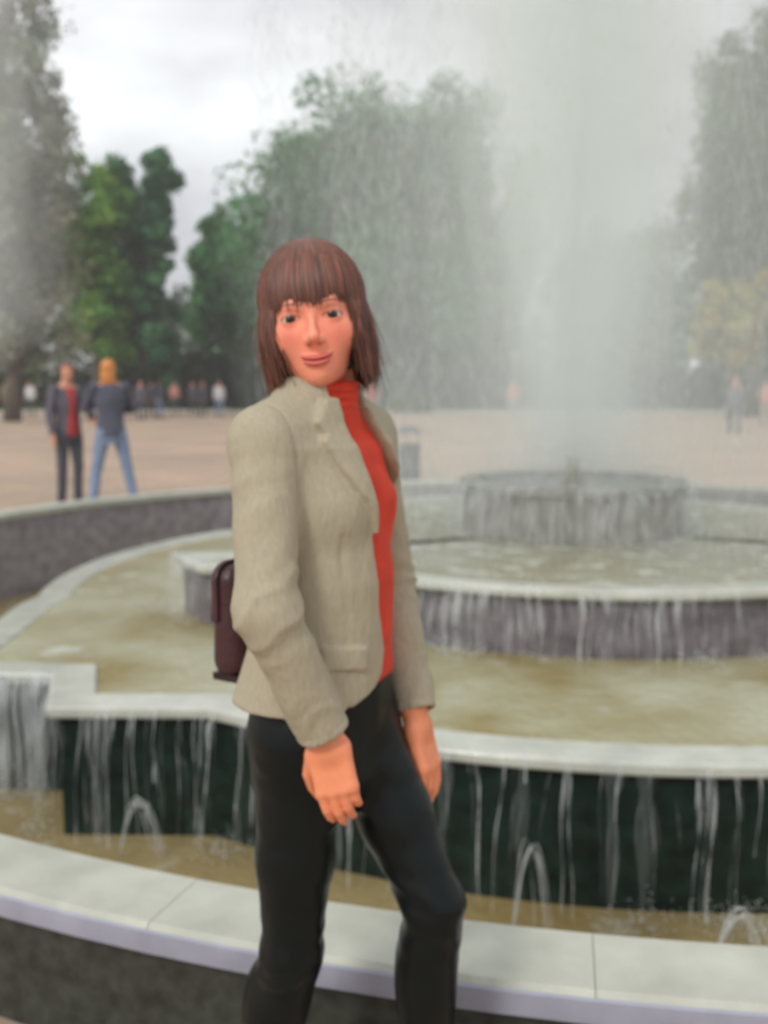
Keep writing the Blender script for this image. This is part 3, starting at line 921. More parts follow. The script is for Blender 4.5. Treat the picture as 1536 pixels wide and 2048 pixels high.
M_skin = mat('skin', (0.62, 0.30, 0.20), 0.5, tint=True, var=0.05, vscale=60, bump=0.05, bscale=400, sss=0.12)
M_eye = bpy.data.materials.new('eye'); M_eye.use_nodes = True
def eye_nodes():
    N, L = M_eye.node_tree.nodes, M_eye.node_tree.links
    b = N['Principled BSDF']; b.inputs['Roughness'].default_value = .08
    tc = N.new('ShaderNodeTexCoord'); ln = N.new('ShaderNodeVectorMath'); ln.operation = 'MULTIPLY'
    ln.inputs[1].default_value = (0, 1, 1); le = N.new('ShaderNodeVectorMath'); le.operation = 'LENGTH'
    rp = N.new('ShaderNodeValToRGB'); rp.color_ramp.interpolation = 'CONSTANT'
    e = rp.color_ramp.elements
    e[0].position = 0; e[0].color = (.006, .005, .005, 1)
    e[1].position = .0024; e[1].color = (.06, .032, .016, 1)
    x = e.new(.0060); x.color = (.02, .012, .01, 1); x = e.new(.0066); x.color = (.62, .58, .55, 1)
    L.new(tc.outputs['Object'], ln.inputs[0]); L.new(ln.outputs[0], le.inputs[0]); L.new(le.outputs['Value'], rp.inputs['Fac'])
    L.new(rp.outputs['Color'], b.inputs['Base Color'])
eye_nodes()
M_jacket = weave(mat('beige_linen', (0.415, 0.37, 0.262), 0.85, var=0.065, vscale=170, stretch=(1, 1, .4), bump=0.35, bscale=70), 260, 0.25, .0008)
M_red = weave(mat('red_knit', (0.76, 0.055, 0.022), 0.8, var=0.10, vscale=25), 330, 0.5, .001)
M_black = weave(mat('black_trouser_cloth', (0.003, 0.006, 0.006), 0.27, var=0.25, vscale=20, spec=0.24, bump=0.3, bscale=18), 300, 0.15, .0006)
M_hair = mat('auburn_hair', (0.085, 0.036, 0.026), 0.46, tint=True, var=0.15, vscale=70, stretch=(1, 1, .1))
M_shoe = mat('black_leather', (0.012, 0.011, 0.011), 0.3)
M_bag = mat('maroon_leather', (0.055, 0.016, 0.020), 0.35, var=0.25, vscale=14, bump=0.3, bscale=150)
M_bagtrim = mat('dark_maroon_edge', (0.02, 0.008, 0.010), 0.4)
M_gold = mat('brass', (0.5, 0.35, 0.12), 0.3); M_gold.node_tree.nodes['Principled BSDF'].inputs['Metallic'].default_value = 1

# ------------------------------------------------------------------ the woman in front of the fountain
YAW = math.atan2(-0.52, 0.854)
woman = empty('person', (-0.095, 1.6, 0), YAW, 'woman in beige jacket, red turtleneck and black trousers posing before the fountain', 'person')

TORSO = [(.86, .142, .105, .112, -.004), (.93, .146, .104, .112, -.004), (1.0, .134, .102, .098, .002), (1.06, .124, .100, .086, .006), (1.12, .124, .102, .084, .008),
         (1.18, .124, .097, .090, .006), (1.24, .130, .094, .097, .002), (1.29, .137, .086, .100, .000), (1.33, .138, .078, .094, -.006), (1.365, .105, .055, .076, -.012), (1.395, .062, .046, .055, -.012), (1.42, .05, .045, .05, -.010)]
SH = {-1: ((-.012, -.142, 1.332), (.044, -.208, 1.100), (.085, -.128, .905)), 1: ((-.012, .142, 1.330), (-.004, .205, 1.075), (.092, .135, .862))}
def torso_fn(P, off):
    d = loft(P, TORSO, off)
    for s in (-1, 1):
        d = smin(d, sph(P, (.050, s*.056, 1.232), .046+off), .03)
        d = smin(d, seg(P, (-.012, s*.03, 1.375), (-.012, s*.140, 1.345), .042+off, .040+off), .04)
    return d
def sleeve_fn(P, s, off):
    a, b, c = SH[s]
    d = smin(seg(P, a, b, .047+off, .0405+off), seg(P, b, c, .0415+off, .0345+off), .02)
    return d
HC = np.array((-.013, -.008, 1.527), np.float32)             # head centre in the woman's space
HR = rot('Z', -57.5) @ rot('X', 7) @ rot('Y', 1)             # head turned to the camera, tilted
def to_head(P): return (P - HC) @ HR
def from_head(Q): return Q @ HR.T + HC

# body: head and neck, hidden torso and limbs, two hands
def wbody(P):
    d = torso_fn(P, -.022)
    for s in (-1, 1): d = smin(d, sleeve_fn(P, s, -.016), .02)
    return d
Vh, Qh = iso(lambda P: smin(head_fn(P), seg(P, (-.015, 0, -.04), (-.040, .0, -.155), .050, .052), .02), (-.13, -.1, -.16), (.13, .1, .13), .0019, 1)
# colours of the face: lips, cheeks, brows, lash lines
def face_tint(V):
    base = np.array([.93, .33, .21]); c = np.tile(base, (len(V), 1))
    def blend(w, colr):
        c[:] = c*(1-w[:, None]) + np.array(colr)*w[:, None]
    x, y, z = V.T
    fr = np.clip((x-.05)/.02, 0, 1)
    for s in (-1, 1):
        blend(.55*fr*np.exp(-(((y-s*.038)/.020)**2+((z+.028)/.018)**2)), (.82, .19, .13))
        bz = .0165+.004*np.clip(1-((y-s*.034)/.022)**2, -1, 1)
        blend(.85*fr*np.clip(1-np.abs(z-bz)/.0038, 0, 1)*np.clip((.022-np.abs(y-s*.033))/.006, 0, 1), (.06, .03, .02))
        yy = (y-s*.0315)/.0150
        lid = np.abs(z-.0000-.0042*np.clip(1-yy*yy, 0, 1))
        blend(.9*fr*np.clip(1-lid/.0024, 0, 1)*(np.abs(yy) < 1.05), (.02, .012, .01))
        lo = np.abs(z+.0012+.0042*np.clip(1-yy*yy, 0, 1))
        blend(.5*fr*np.clip(1-lo/.0016, 0, 1)*(np.abs(yy) < 1.0), (.10, .05, .04))
        blend(.35*fr*np.exp(-(((y-s*.0315)/.017)**2+((z-.009)/.005)**2)), (.32, .13, .10))
    zm = z - 9.0*np.minimum(y**2, .0007)
    up = ((y/.0245)**2 + ((zm+.0620)/.0048)**2) < 1
    lw = ((y/.0205)**2 + ((zm+.0700)/.0056)**2) < 1
    blend(.8*(fr*(up | lw)), (.62, .11, .10))
    blend(.8*fr*((np.abs(zm+.0655) < .0010) & (np.abs(y) < .023)), (.22, .04, .035))
    for s in (-1, 1): blend(.7*fr*np.exp(-(((y-s*.0075)/.003)**2+((z+.0420)/.0022)**2)), (.15, .04, .03))
    return c
ct = face_tint(Vh)
Vb, Qb = iso(wbody, (-.2, -.3, .86), (.2, .3, 1.42), .010, 1)
wr, wl_ = np.array(SH[-1][2]), np.array(SH[1][2])
Vr, Qr = hand_mesh(wr+(np.array((.040, .006, -.105))*.10), (.24, .02, -1), (.42, -.9, .05), -1, 24, scale=.93, forearm=.06)
Vl, Ql = hand_mesh(wl_+(np.array((.03, -.01, -.10))*.10), (.30, -.02, -.95), (.97, .10, .2), 1, 18, forearm=.022)
def wlegs(P):
    d = None
    for a, b, c, r in LEGS:
        e = smin(seg(P, a, b, .075, .042), seg(P, b, c, .044, .030), .02)
        d = e if d is None else smin(d, e, .02)
    return d
LEGS = [((-.004, -.068, .865), (-.010, -.090, .505), (-.105, -.088, .125), 0), ((.004, .066, .865), (.178, .050, .575), (.140, .078, .165), 1)]
Vg, Qg = iso(wlegs, (-.2, -.2, .08), (.26, .2, .98), .010, 1)
V, Q = join([(from_head(Vh), Qh), (Vb, Qb), (Vr, Qr), (Vl, Ql), (Vg, Qg)])
skin_c = np.tile(np.array([.88, .31, .155]), (len(V), 1)); skin_c[:len(Vh)] = ct
body = mesh_obj('body', V, Q, M_skin, woman, True, skin_c)
for s in (-1, 1):
    me = bpy.data.meshes.new('eye')
    mbq = MB(); pr = [(max(1e-5, .0126*math.sin(math.pi*i/14)), -.0126*math.cos(math.pi*i/14)) for i in range(15)]
    mbq.lathe(pr, 24)
    # the lathe axis becomes the looking direction
    Ve = np.array([(z, x, y) for x, y, z in mbq.v], np.float32)
    e = mesh_obj('eye', Ve, mbq.f, M_eye, woman, True)
    mt = Matrix(HR.tolist()).to_4x4(); mt.translation = Vector(from_head(np.array([[.0725, s*.0315, -.001]], np.float32))[0].tolist())
    e.matrix_local = mt

# red turtleneck
def turtleneck(P):
    d = torso_fn(P, -.004)
    q = P - np.array((-.012, 0, 1.40), np.float32)
    rr = np.sqrt((q[:, 0]-(P[:, 2]-1.36)*.12)**2*.95+q[:, 1]**2)
    r0 = .060 - .10*np.clip(P[:, 2]-1.37, 0, .03) + .0025*np.sin(P[:, 2]*520)*(P[:, 2] > 1.385)
    nk = np.maximum(rr-r0, np.maximum(1.30-P[:, 2], P[:, 2]-1.428))
    d = smin(d, nk, .015)
    d = np.maximum(d, .950-P[:, 2])
    d += .0022*vnoise(P*np.array([1, 1, 1.6], np.float32), 28, 3)
    return d
V, Q = iso(turtleneck, (-.16, -.2, .9), (.2, .2, 1.45), .004, 1)
mesh_obj('turtleneck', V, Q, M_red, woman)

# jacket: open front, lapels, collar, sleeves with folds
OPEN = [(-.040, 1.50), (-.044, 1.395), (-.040, 1.33), (-.034, 1.25), (-.028, 1.16), (-.020, 1.08), (-.004, 1.01), (-.010, .975), (-.032, .952), (-.075, .932), (-.14, .925), (-.14, .80),
        (.22, .80), (.20, .935), (.190, .965), (.180, 1.03), (.175, 1.12), (.165, 1.22), (.100, 1.30), (.052, 1.375), (.046, 1.50)]
LAPEL = [(-.040, 1.405), (-.064, 1.405), (-.098, 1.368), (-.086, 1.352), (-.098, 1.342), (-.076, 1.285), (-.048, 1.235), (-.0325, 1.195), (-.030, 1.22), (-.036, 1.30)]
LAPEL_L = [(.048, 1.388), (.072, 1.385), (.098, 1.352), (.088, 1.345), (.114, 1.328), (.142, 1.288), (.174, 1.222), (.164, 1.220), (.097, 1.303)]
def jacket_raw(P, off=.011):
    t = torso_fn(P, off)
    skirt = loft(P, [(.86, .170, .128, .140, -.012), (.93, .163, .122, .132, -.010), (1.0, .146, .112, .112, -.002), (1.06, .132, .106, .096, .004), (1.14, .12, .09, .08, .006)], 0)
    t = smin(t, skirt, .02)
    t += .0035*vnoise(P*np.array([1, 1, .35], np.float32), 20, 11)*np.clip((1.20-P[:, 2])/.08, 0, 1)
    return t
def jacket(P):
    x, y, z = P.T
    t = jacket_raw(P)
    fr = poly2(y, z, OPEN)
    t = smax(t, -np.maximum(fr, -(x-.0)), .003)
    t = np.maximum(t, .926-z)
    # chest dart and side seam, pressed lightly in
    seam = np.abs(y+.085+.03*(z-1.1)) + np.where((z < 1.20) & (x > 0), 0, .05)
    t += .0022*np.exp(-(seam/.0035)**2)
    d = t
    for s in (-1, 1):
        a, b, c = (np.array(v, np.float32) for v in SH[s])
        sl = sleeve_fn(P, s, .005)
        # folds gather round the elbow and above the cuff
        fc = c-b; fl = np.linalg.norm(fc); u = (P-b)@(fc/fl)
        ua = (P-a)@((b-a)/np.linalg.norm(b-a))
        la = np.linalg.norm(b-a)
        w1 = np.exp(-((u-.0)/.06)**2) + .45*np.exp(-((u-.17)/.05)**2) + .35*np.exp(-((ua-.07)/.06)**2)
        nz = vnoise(P, 16, 5+s)
        sl += -.0040*(1-2*np.abs(np.sin((u*1.0+.35*x+.02*nz)*62+nz*1.6)))*w1*(.5+.6*nz) + .0028*vnoise(P, 24, 9)
        # open cuff
        cut = u-(fl-.004)
        sl = np.maximum(sl, cut)
        sl = np.maximum(sl, -np.maximum(seg(P, b, c+fc*.3, .0375, .035)+.004, (fl-.03)-u))
        sl += .0015*np.exp(-((u-(fl-.018))/.0016)**2)
        d = smin(d, sl, .014)
        # armhole seam
        ring = np.abs(np.abs(y)-.140+.12*(1.30-z)*0)
        d += .0016*np.exp(-((ring)/.003)**2)*(z > 1.25)
    # lapels lie on the fronts
    j = jacket_raw(P)
    for poly, w in ((LAPEL, .0115), (LAPEL_L, .006)):
        lp = smax(j-w, np.maximum(poly2(y, z, poly), -x+.0), .003)
        d = np.minimum(d, lp)
    # pocket flap
    pf = smax(j-.0055, np.maximum(poly2(y, z, [(-.120, 1.035), (-.052, 1.025), (-.052, .988), (-.118, .998)]), .02-x), .003)
    d = np.minimum(d, pf)
    # collar: a folded band round the back and sides of the neck
    q0 = x+.012; rr = np.sqrt(q0*q0*.92+y*y)
    rad = .066+.26*np.clip(1.412-z, 0, .06)
    topz = 1.411 - .55*np.clip(q0-.0, 0, .2)
    cb = np.maximum(np.abs(rr-rad)-.0045, np.maximum(z-topz, (1.368+.1*np.clip(q0, -.05, .05))-z))
    cb = smax(cb, q0-.034, .006)
    d = smin(d, cb, .010)
    return d
V, Q = iso(jacket, (-.21, -.30, .84), (.22, .30, 1.45), .0036, 1)
jk = mesh_obj('jacket', V, Q, M_jacket, woman)
# trousers
def trousers(P):
    d = loft(P, [(.74, .10, .08, .09, 0), (.80, .128, .098, .104, -.002), (.87, .140, .100, .112, -.004), (.94, .134, .098, .106, -.002), (1.0, .122, .094, .094, .002)], 0)
    e = None
    for a, b, c, k in LEGS:
        m = tuple(a[i]*.45+b[i]*.55 for i in range(3))
        q = smin(smin(seg(P, a, m, .079, .060), seg(P, m, b, .060, .0485), .02), seg(P, b, c, .0485, .043), .02)
        cf = tuple(b[i]*.68+c[i]*.32 - (.018 if i == 0 else 0) for i in range(3))
        q = smin(q, ell(P, cf, (.046, .044, .10)), .02)
        n = vnoise(P, 14, 20+k)
        zk = b[2]
        w = np.exp(-((P[:, 2]-zk)/.07)**2)+.6*np.exp(-((P[:, 2]-.80)/.06)**2)
        q += -.0040*np.sin((P[:, 2]+.45*P[:, 0]*(1 if k else -1)+.02*n)*120+2*n)*w*(.5+.6*n) + .003*vnoise(P*np.array([1, 1, .5], np.float32), 22, 25)
        e = q if e is None else np.minimum(e, q)
    d = smin(d, e, .025)
    return d
V, Q = iso(trousers, (-.26, -.22, .06), (.30, .22, 1.0), .0045, 1)
mesh_obj('trousers', V, Q, M_black, woman)
# heeled shoes
for a, b, c, k in LEGS:
    ax, ay, az = c; lift = az-.125
    def shoe(P, ax=ax, ay=ay, lift=lift):
        q = P - np.array((ax, ay, lift), np.float32)
        d = smin(seg(q, (0, 0, .10), (.015, 0, .075), .035, .034), seg(q, (.02, 0, .072), (.105, 0, .030), .034, .028), .03)
        d = smin(d, ell(q, (.135, 0, .022), (.055, .036, .022)), .02)
        d = np.maximum(d, -(q[:, 2]-.002*0) )
        return smin(d, seg(q, (-.018, 0, .06), (-.022, 0, .006), .020, .010), .01)
    V, Q = iso(shoe, (ax-.08, ay-.06, lift-.01), (ax+.22, ay+.06, lift+.16), .005, 1)
    mesh_obj('shoe', V, Q, M_shoe, woman)

# hair: a chin-length bob with a full fringe; a dark cap and many strands
def hair_cap(Q):
    d = ell(Q, (-.016, 0, .030), (.098, .080, .090))
    side = ell(Q, (-.026, 0, -.030), (.080, .080, .088))
    d = smin(d, side, .03)
    face = np.maximum(.018-Q[:, 0], Q[:, 2]-.030)
    d = np.maximum(d, -face)
    d = np.maximum(d, -.085-Q[:, 2])
    return d
V, Q = iso(hair_cap, (-.14, -.11, -.14), (.12, .11, .14), .004, 1)
capc = np.tile(np.array([.030, .013, .010]), (len(V), 1))
hair = mesh_obj('hair', from_head(V), Q, M_hair, woman, True, capc)
def strands(n, seed):
    g = np.random.default_rng(seed); K = 12
    Vs, Fs, Cs, b = [], [], [], 0
    for i in range(n):
        ph = g.uniform(-math.pi, math.pi)                        # 0 = front, + = her left
        front = abs(ph) < 0.86+g.normal(0, .05)
        if i < n*.22: front = True; ph = g.uniform(-.86, .86)
        lay = g.random()
        k = 1.0 + .035*lay
        rx, ry, rz = .100*k, .083*k, .091*k
        cx, cz = -.016, .031
        t0 = g.uniform(.05, 1.0) if lay > .35 else g.uniform(.3, 1.15)
        pts = []
        fly = 3.2 if g.random() < .05 else 1.0
        wob = g.normal(0, .0022, 3); ph2 = ph + g.normal(0, .05)
        if front:
            tend = 1.64 + g.normal(0, .055) + .04*math.sin(ph*7+1)
            te = np.linspace(t0, max(tend, t0+.3), K)
            for t in te:
                u = min(t, math.pi/2)
                p = np.array([cx+rx*math.sin(t)*math.cos(ph2), ry*math.sin(t)*math.sin(ph2), cz+rz*math.cos(t)])
                # fringe is combed forward and falls flat over the forehead
                sw = max(0, t-.7)
                p[0] += .004*sw; p[1] *= 1-.10*sw
                pts.append(p+wob*sw)
        else:
            zend = -.086+.018*g.normal(0, 1.0) - (.012 if abs(ph) > 2 else 0)
            if abs(ph) < 1.15: zend += .01
            if ph > .6: zend += .006
            L1 = np.linspace(t0, math.pi/2+.1, K//2)
            for t in L1:
                pts.append(np.array([cx+rx*math.sin(t)*math.cos(ph2), ry*math.sin(t)*math.sin(ph2), cz+rz*math.cos(t)]))
            p0 = pts[-1]
            for v in np.linspace(0, 1, K-K//2+1)[1:]:
                z = p0[2]+(zend-p0[2])*v
                bulge = 1+.05*math.sin(v*2.6)-.13*v**3
                fx = (p0[0]-cx)*bulge+cx+ (.012*v if abs(ph) < 1.6 else 0)
                flick = (.013*max(0, v-.55)**1.4*2.2 if 0.6 < ph < 2.6 else 0.0)*(.5+lay)
                pts.append(np.array([fx, p0[1]*bulge+flick, z])+wob*v*2.2*fly)
        pts = np.array(pts)
        r = .0007+.0007*g.random()
        T = np.gradient(pts, axis=0); T /= np.linalg.norm(T, axis=1)[:, None]+1e-9
        Nn = pts-np.array([cx, 0, 0]); U = np.cross(T, Nn); U /= np.linalg.norm(U, axis=1)[:, None]+1e-9
        W = np.cross(U, T)
        rad = r*np.linspace(1, .12, K)**.6; rad[0] *= .4
        ring = np.stack([pts+U*rad[:, None]*1.5, pts+W*rad[:, None], pts-U*rad[:, None]*1.5], 1).reshape(-1, 3)
        Vs.append(ring)
        f = []
        for q in range(K-1):
            for c_ in range(2): f.append((b+q*3+c_, b+q*3+c_+1, b+(q+1)*3+c_+1, b+(q+1)*3+c_))
        Fs.append(np.array(f)); b += K*3
        base = np.array([.150, .056, .034])*np.exp(g.normal(0, .28))
        base[0] *= 1+.12*g.normal()
        Cs.append(np.tile(base, (K*3, 1)))
    return np.concatenate(Vs), np.concatenate(Fs), np.concatenate(Cs)
V, Q, Cc = strands(9000, 8)
o = mesh_obj('hair_strands', from_head(V.astype(np.float32)), Q, M_hair, hair, True, np.clip(Cc, .01, .4))
tag(o, kind='stuff')

# ------------------------------------------------------------------ handbag at her back
bag = empty('handbag', woman.matrix_basis @ Vector((-.178, .028, .925)), YAW, 'small maroon leather handbag hanging behind the woman', 'handbag')
def bagbody(P):
    z = P[:, 2]
    q = P.copy(); k = 1+.25*np.clip(z/.2, 0, 1); q[:, 0] *= k
    d = rbox(q, (0, 0, .100), (.034, .080, .100), .031)
    d += .002*vnoise(P, 22, 4)
    return d
V, Q = iso(bagbody, (-.08, -.12, -.02), (.08, .12, .24), .005, 1); mesh_obj('bag_body', V, Q, M_bag, bag)
V, Q = iso(lambda P: smax(np.abs(bagbody(P)-.004)-.003, np.maximum(.10-P[:, 2], P[:, 0]-.0), .003), (-.09, -.12, .08), (.08, .12, .24), .0045, 1); mesh_obj('flap', V, Q, M_bag, bag)
mb = MB(); mb.box((0, 0, .004), (.028, .072, .006)); mb.build('base', M_bagtrim, bag)
mb = MB(); mb.lathe([(.001, .004), (.009, .004), (.010, 0), (.001, -.002)], 16); o = mb.build('clasp', M_gold, bag); o.location = (-.046, -.0, .115); o.rotation_euler = (0, R(-90), 0)
mb = MB()
for k in (0,):
    mb.tube([(0, .06, .18), (.02, .065, .24), (.045, .07, .32), (.075, .08, .40), (.12, .085, .455), (.155, .085, .470), (.19, .085, .455)], .006, 8)
mb.build('strap', M_bag, bag, True)

# ------------------------------------------------------------------ other people on the plaza
def cloth(name, c, rough=.85): return mat(name, c, rough, var=.12, vscale=18, bump=.3, bscale=22)
C_SKIN = (.62, .30, .20)
SPEC = dict(hgt=1.72, lean=0.0, head_yaw=0, stance=.10, step=0.0, shoulder=.175, belly=.115,
            arms=(((.02, .23, -.30), (.05, .24, -.53)), ((.02, -.23, -.30), (.05, -.24, -.53))), hair='short', seated=False, coat=0.0)
def figure(loc, yaw, label, top, legs, hairc, shoes=(.03, .03, .035), voxel=.012, group=None, inner=None, skirt=0, **kw):
    """a clothed standing figure: x forward, y left; arms = elbow and wrist relative to each shoulder's height"""
    p = dict(SPEC); p.update(kw); k = p['hgt']/1.72
    root = empty('person', loc, yaw, label, 'person', group)
    S = lambda t: tuple(np.array(t)*k)
    ln = p['lean']; shz = 1.43; hz = .90
    hipc = np.array((0, 0, hz)); shc = np.array((ln, 0, shz)); hc = np.array((ln*1.25+.02, 0, 1.60))
    arms = []
    for sgn, (e, w) in zip((1, -1), p['arms']):
        sh = shc+np.array((0, sgn*p['shoulder'], -.02))
        arms.append((S(sh), S((sh[0]+e[0], e[1], shz+e[2])), S((sh[0]+w[0], w[1], shz+w[2]))))
    lg = []
    for sgn in (1, -1):
        st = p['step']*sgn
        lg.append((S((0, sgn*.09, hz-.02)), S((.02+st*.55, sgn*(.09+p['stance']*.5), .50)), S((st-.02, sgn*(.08+p['stance']), .09))))
    tors = [tuple(v*k for v in r) for r in [(.84, .165, .11, .125, 0), (.95, .16, p['belly'], .115, ln*.2), (1.08, .15, p['belly']*.95, .10, ln*.4), (1.25, .178, .12, .115, ln*.8), (1.36, .172, .10, .11, ln), (1.43, .115, .065, .085, ln), (1.48, .06, .05, .06, ln)]]
    def f_top(P):
        d = loft(P, tors, 0)
        if p['coat']: d = smin(d, loft(P, [tuple(v*k for v in r) for r in [(.84-p['coat'], .20, .15, .16, 0), (.84, .185, .135, .145, 0), (1.0, .165, .125, .125, ln*.3)]], 0), .03)
        for a in arms:
            d = smin(d, smin(seg(P, a[0], a[1], .064*k, .053*k), seg(P, a[1], a[2], .052*k, .042*k), .02), .03)
        n = vnoise(P, 12, 3)
        return d + .006*n*np.clip(1, 0, 1)
    def f_leg(P):
        d = loft(P, [tuple(v*k for v in r) for r in [(.76, .12, .09, .10, 0), (.86, .16, .105, .12, 0), (.98, .15, .105, .105, ln*.2)]], 0)
        for a in lg:
            d = smin(d, smin(seg(P, a[0], a[1], .088*k, .062*k), seg(P, a[1], a[2], .062*k, .052*k), .02), .02)
        return d + .006*vnoise(P*np.array([1, 1, .6], np.float32), 13, 6)
    B = .62*k
    V, Q = iso(f_top, (-B, -B, (.80-p['coat'])*k-.02), (B, B, 1.52*k+.25*(p.get('raise_', 0))), voxel, 1)
    mesh_obj('top', V, Q, top, root)
    V, Q = iso(f_leg, (-B, -B, .03), (B, B, 1.0*k), voxel, 1)
    mesh_obj('trousers', V, Q, legs, root)
    # head, neck and hands
    hr = rot('Z', p['head_yaw']); hcs = hc*k
    Vh, Qh = iso(lambda P: smin(head_fn(P/k)*k, seg(P, (-.02, 0, -.05), (-.045, 0, -.17), .052, .056), .02), (-.13, -.1, -.18), (.13, .1, .13), max(.005, voxel*.5), 1)
    parts = [(Vh @ hr.T + hcs.astype(np.float32), Qh)]
    for sgn, a in zip((1, -1), arms):
        ax = np.array(a[2])-np.array(a[1])
        bk = np.cross(ax, (1, 0, 0))*(-sgn)
        if np.linalg.norm(bk) < .02: bk = np.array((0, sgn, 0))
        parts.append(hand_mesh(np.array(a[2])+ax/np.linalg.norm(ax)*.01, ax, bk, -sgn if False else sgn, 16, max(.0045, voxel*.4), k))
    def f_core(P):
        d = smin(seg(P, hcs-np.array((.03, 0, .08)), shc*k, .05, .05), seg(P, shc*k, (0, 0, .95*k), .08, .08), .05)
        for a in arms: d = smin(d, np.minimum(np.minimum(seg(P, shc*k, a[0], .05, .04), seg(P, a[0], a[1], .036, .034)), seg(P, a[1], a[2], .032, .026)), .03)
        return d
    parts.append(iso(f_core, (-B, -B, .8*k), (B, B, 1.6*k), .018, 1))
    V, Q = join(parts)
    mesh_obj('body', V, Q, M_skin, root, True, np.tile(np.array(C_SKIN), (len(V), 1)))
    for sgn, a in zip((1, -1), lg):
        ax_, ay_, _ = a[2]
        f = lambda P: np.maximum(smin(smin(seg(P, (ax_, ay_, .09), (ax_+.02, ay_, .055), .045, .042), seg(P, (ax_, ay_, .05), (ax_+.13, ay_, .04), .043, .036), .02), ell(P, (ax_+.14, ay_, .035), (.06, .044, .034)), .02), .002-P[:, 2])
        V, Q = iso(f, (ax_-.08, ay_-.07, -.01), (ax_+.24, ay_+.07, .16), max(.007, voxel*.6), 1)
        mesh_obj('shoe', V, Q, M_sh(shoes), root)
    def f_hair(P):
        q = P/k
        d = ell(q, (-.018, 0, .036), (.103, .084, .092))
        if p['hair'] == 'long':
            d = smin(d, ell(q, (-.060, 0, -.075), (.060, .085, .135)), .03)
        elif p['hair'] == 'bob':
            d = smin(d, ell(q, (-.035, 0, -.02), (.08, .085, .09)), .03)
        d = np.maximum(d, -np.maximum(.012-q[:, 0]+.35*np.clip(q[:, 2], -.2, .05), q[:, 2]-.055))
        if p['hair'] == 'short': d = np.maximum(d, -.02-q[:, 2])
        return (d+.004*vnoise(q*np.array([1, 1, .3], np.float32), 90, 8))*k
    V, Q = iso(f_hair, (-.16, -.12, -.25), (.13, .12, .15), max(.006, voxel*.5), 1)
    mesh_obj('hair', V @ hr.T + hcs.astype(np.float32), Q, M_hair, root, True, np.tile(np.array(hairc), (len(V), 1)))
    if inner is not None:
        def f_in(P):
            d = loft(P, tors, .012)
            return smax(d, np.maximum(np.abs(P[:, 1])-.055*k*(1+.3*np.sin(P[:, 2]*9)), np.maximum(-P[:, 0], .86*k-P[:, 2])), .006)
        V, Q = iso(f_in, (-.1, -.12, .8*k), (.25, .12, 1.5*k), voxel*.7, 1)
        mesh_obj('shirt_front', V, Q, inner, root)
    return root
_shc = {}
def M_sh(c):
    if c not in _shc: _shc[c] = mat('shoe_leather', c, .5)
    return _shc[c]
grey_j = cloth('grey_mauve_jacket', (.12, .11, .14)); navy = cloth('slate_blue_jacket', (.085, .09, .125)); red_s = cloth('red_shirt', (.50, .055, .05))
denim = cloth('pale_denim', (.20, .27, .40)); darkj = cloth('dark_denim', (.075, .08, .10)); orange = cloth('orange_shirt', (.70, .22, .08)); white = cloth('white_cotton', (.62, .63, .64))
pinkc = cloth('pink_top', (.60, .28, .24)); beige = cloth('khaki', (.34, .29, .2))
figure((X(138, 11.9), 11.9, 0), R(-40), 'person in grey jacket over a red shirt standing beside the one in pale jeans', grey_j, darkj, (.22, .055, .03), inner=red_s, stance=.0, step=.05, hgt=1.70, head_yaw=-25,
       arms=(((.10, .24, -.28), (.28, .16, -.36)), ((.0, -.24, -.29), (.06, -.25, -.53))), hair='short')
figure((X(224, 11.7), 11.7, 0), R(118), 'person in slate blue jacket and pale jeans with orange-blond hair, legs apart', navy, denim, (.62, .24, .06), stance=.15, step=.05, hgt=1.74, lean=.03,
       arms=(((.10, .27, -.26), (.30, .12, -.20)), ((.06, -.27, -.28), (.28, -.12, -.30))), hair='long', head_yaw=-20)
FG = 'people far across the plaza'
def far(px, d, yaw, label, **kw): return figure((X(px, d), d, 0), R(yaw), label, voxel=.022, group=FG, **kw)
far(305, 50, 40, 'far stroller in dark navy clothes before the dark tree', top=navy, legs=darkj, hairc=(.03, .02, .02), step=.22, stance=0)
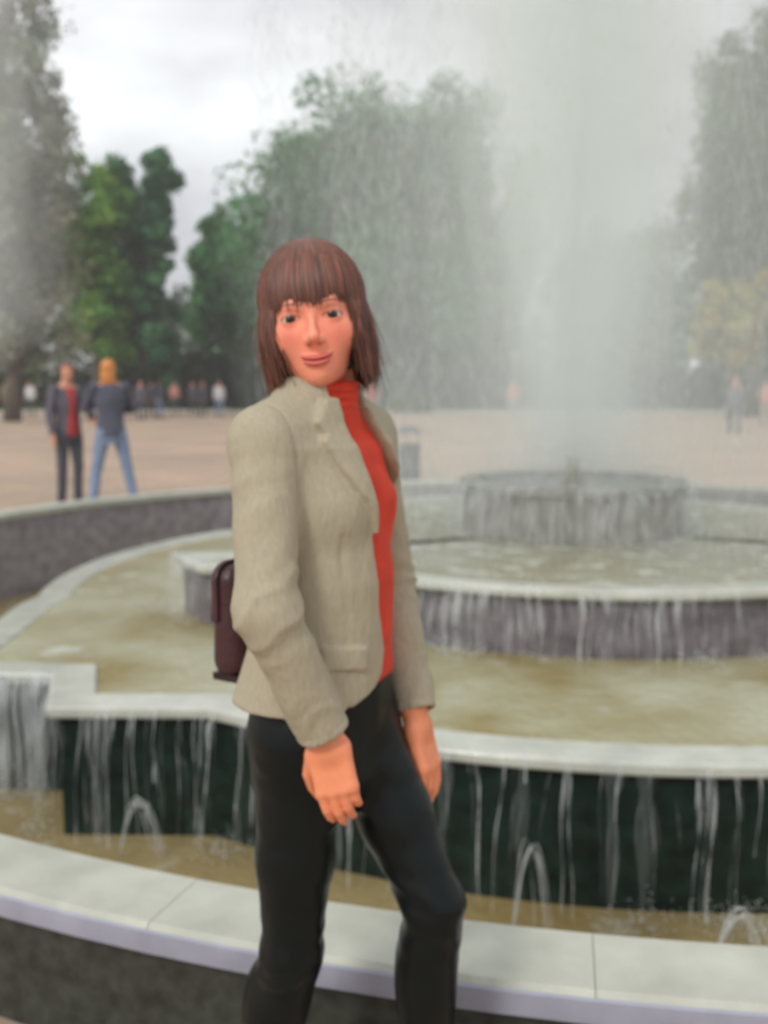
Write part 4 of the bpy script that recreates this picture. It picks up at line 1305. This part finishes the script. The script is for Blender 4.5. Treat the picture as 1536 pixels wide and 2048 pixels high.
far(284, 44, -60, 'far person in dark jeans and dark mauve jacket beside the pair', top=grey_j, legs=darkj, hairc=(.04, .03, .02), stance=.04)
far(322, 47, 150, 'far person in slate blue turned toward the dark mauve jacket', top=navy, legs=denim, hairc=(.05, .03, .02), hair='long')
far(408, 50, -120, 'far person in slate blue beside the white top', top=navy, legs=darkj, hairc=(.30, .12, .05), hair='bob')
far(352, 54, -80, 'far person in a pink top near the dark tree', top=pinkc, legs=darkj, hairc=(.12, .06, .03), hair='bob')
far(388, 53, -110, 'far person in a dark mauve jacket beside the pink top', top=grey_j, legs=darkj, hairc=(.06, .04, .03))
far(440, 48, -60, 'far person in white top and pale jeans near the woman', top=white, legs=denim, hairc=(.10, .06, .04), hair='long', step=.15, stance=.02)
far(18, 47, -30, 'far person in khaki before the grey-green tree', top=beige, legs=darkj, hairc=(.08, .05, .03))
far(66, 49, -100, 'far person in white top before the grey-green tree', top=white, legs=darkj, hairc=(.14, .08, .04), hair='bob')
far(742, 44, -100, 'far person in a red shirt behind the woman', top=red_s, legs=darkj, hairc=(.05, .03, .02))
far(1025, 46, -90, 'far stroller in an orange shirt beside the water jet', top=orange, legs=beige, hairc=(.16, .08, .04), step=.15, stance=.02)
far(1466, 31, -95, 'far person with orange-red hair in grey clothes beyond the jet', top=grey_j, legs=darkj, hairc=(.55, .16, .06), hair='bob', step=.14, stance=.02)
far(1528, 38, -80, 'far person in a pink top and khaki trousers beyond the jet', top=pinkc, legs=beige, hairc=(.10, .05, .03), hair='long')

# ------------------------------------------------------------------ damp air over the whole place
m_haze = bpy.data.materials.new('haze'); m_haze.use_nodes = True
N, L = m_haze.node_tree.nodes, m_haze.node_tree.links
N.remove(N['Principled BSDF'])
v = N.new('ShaderNodeVolumePrincipled')
v.inputs['Color'].default_value = (0.96, 0.98, 1.0, 1); v.inputs['Density'].default_value = 0.0013
L.new(v.outputs['Volume'], N['Material Output'].inputs['Volume'])
mb = MB(); mb.box((0, 5, 11.4), (432, 432, 13.0))
o = mb.build('haze', m_haze); tag(o, kind='stuff')
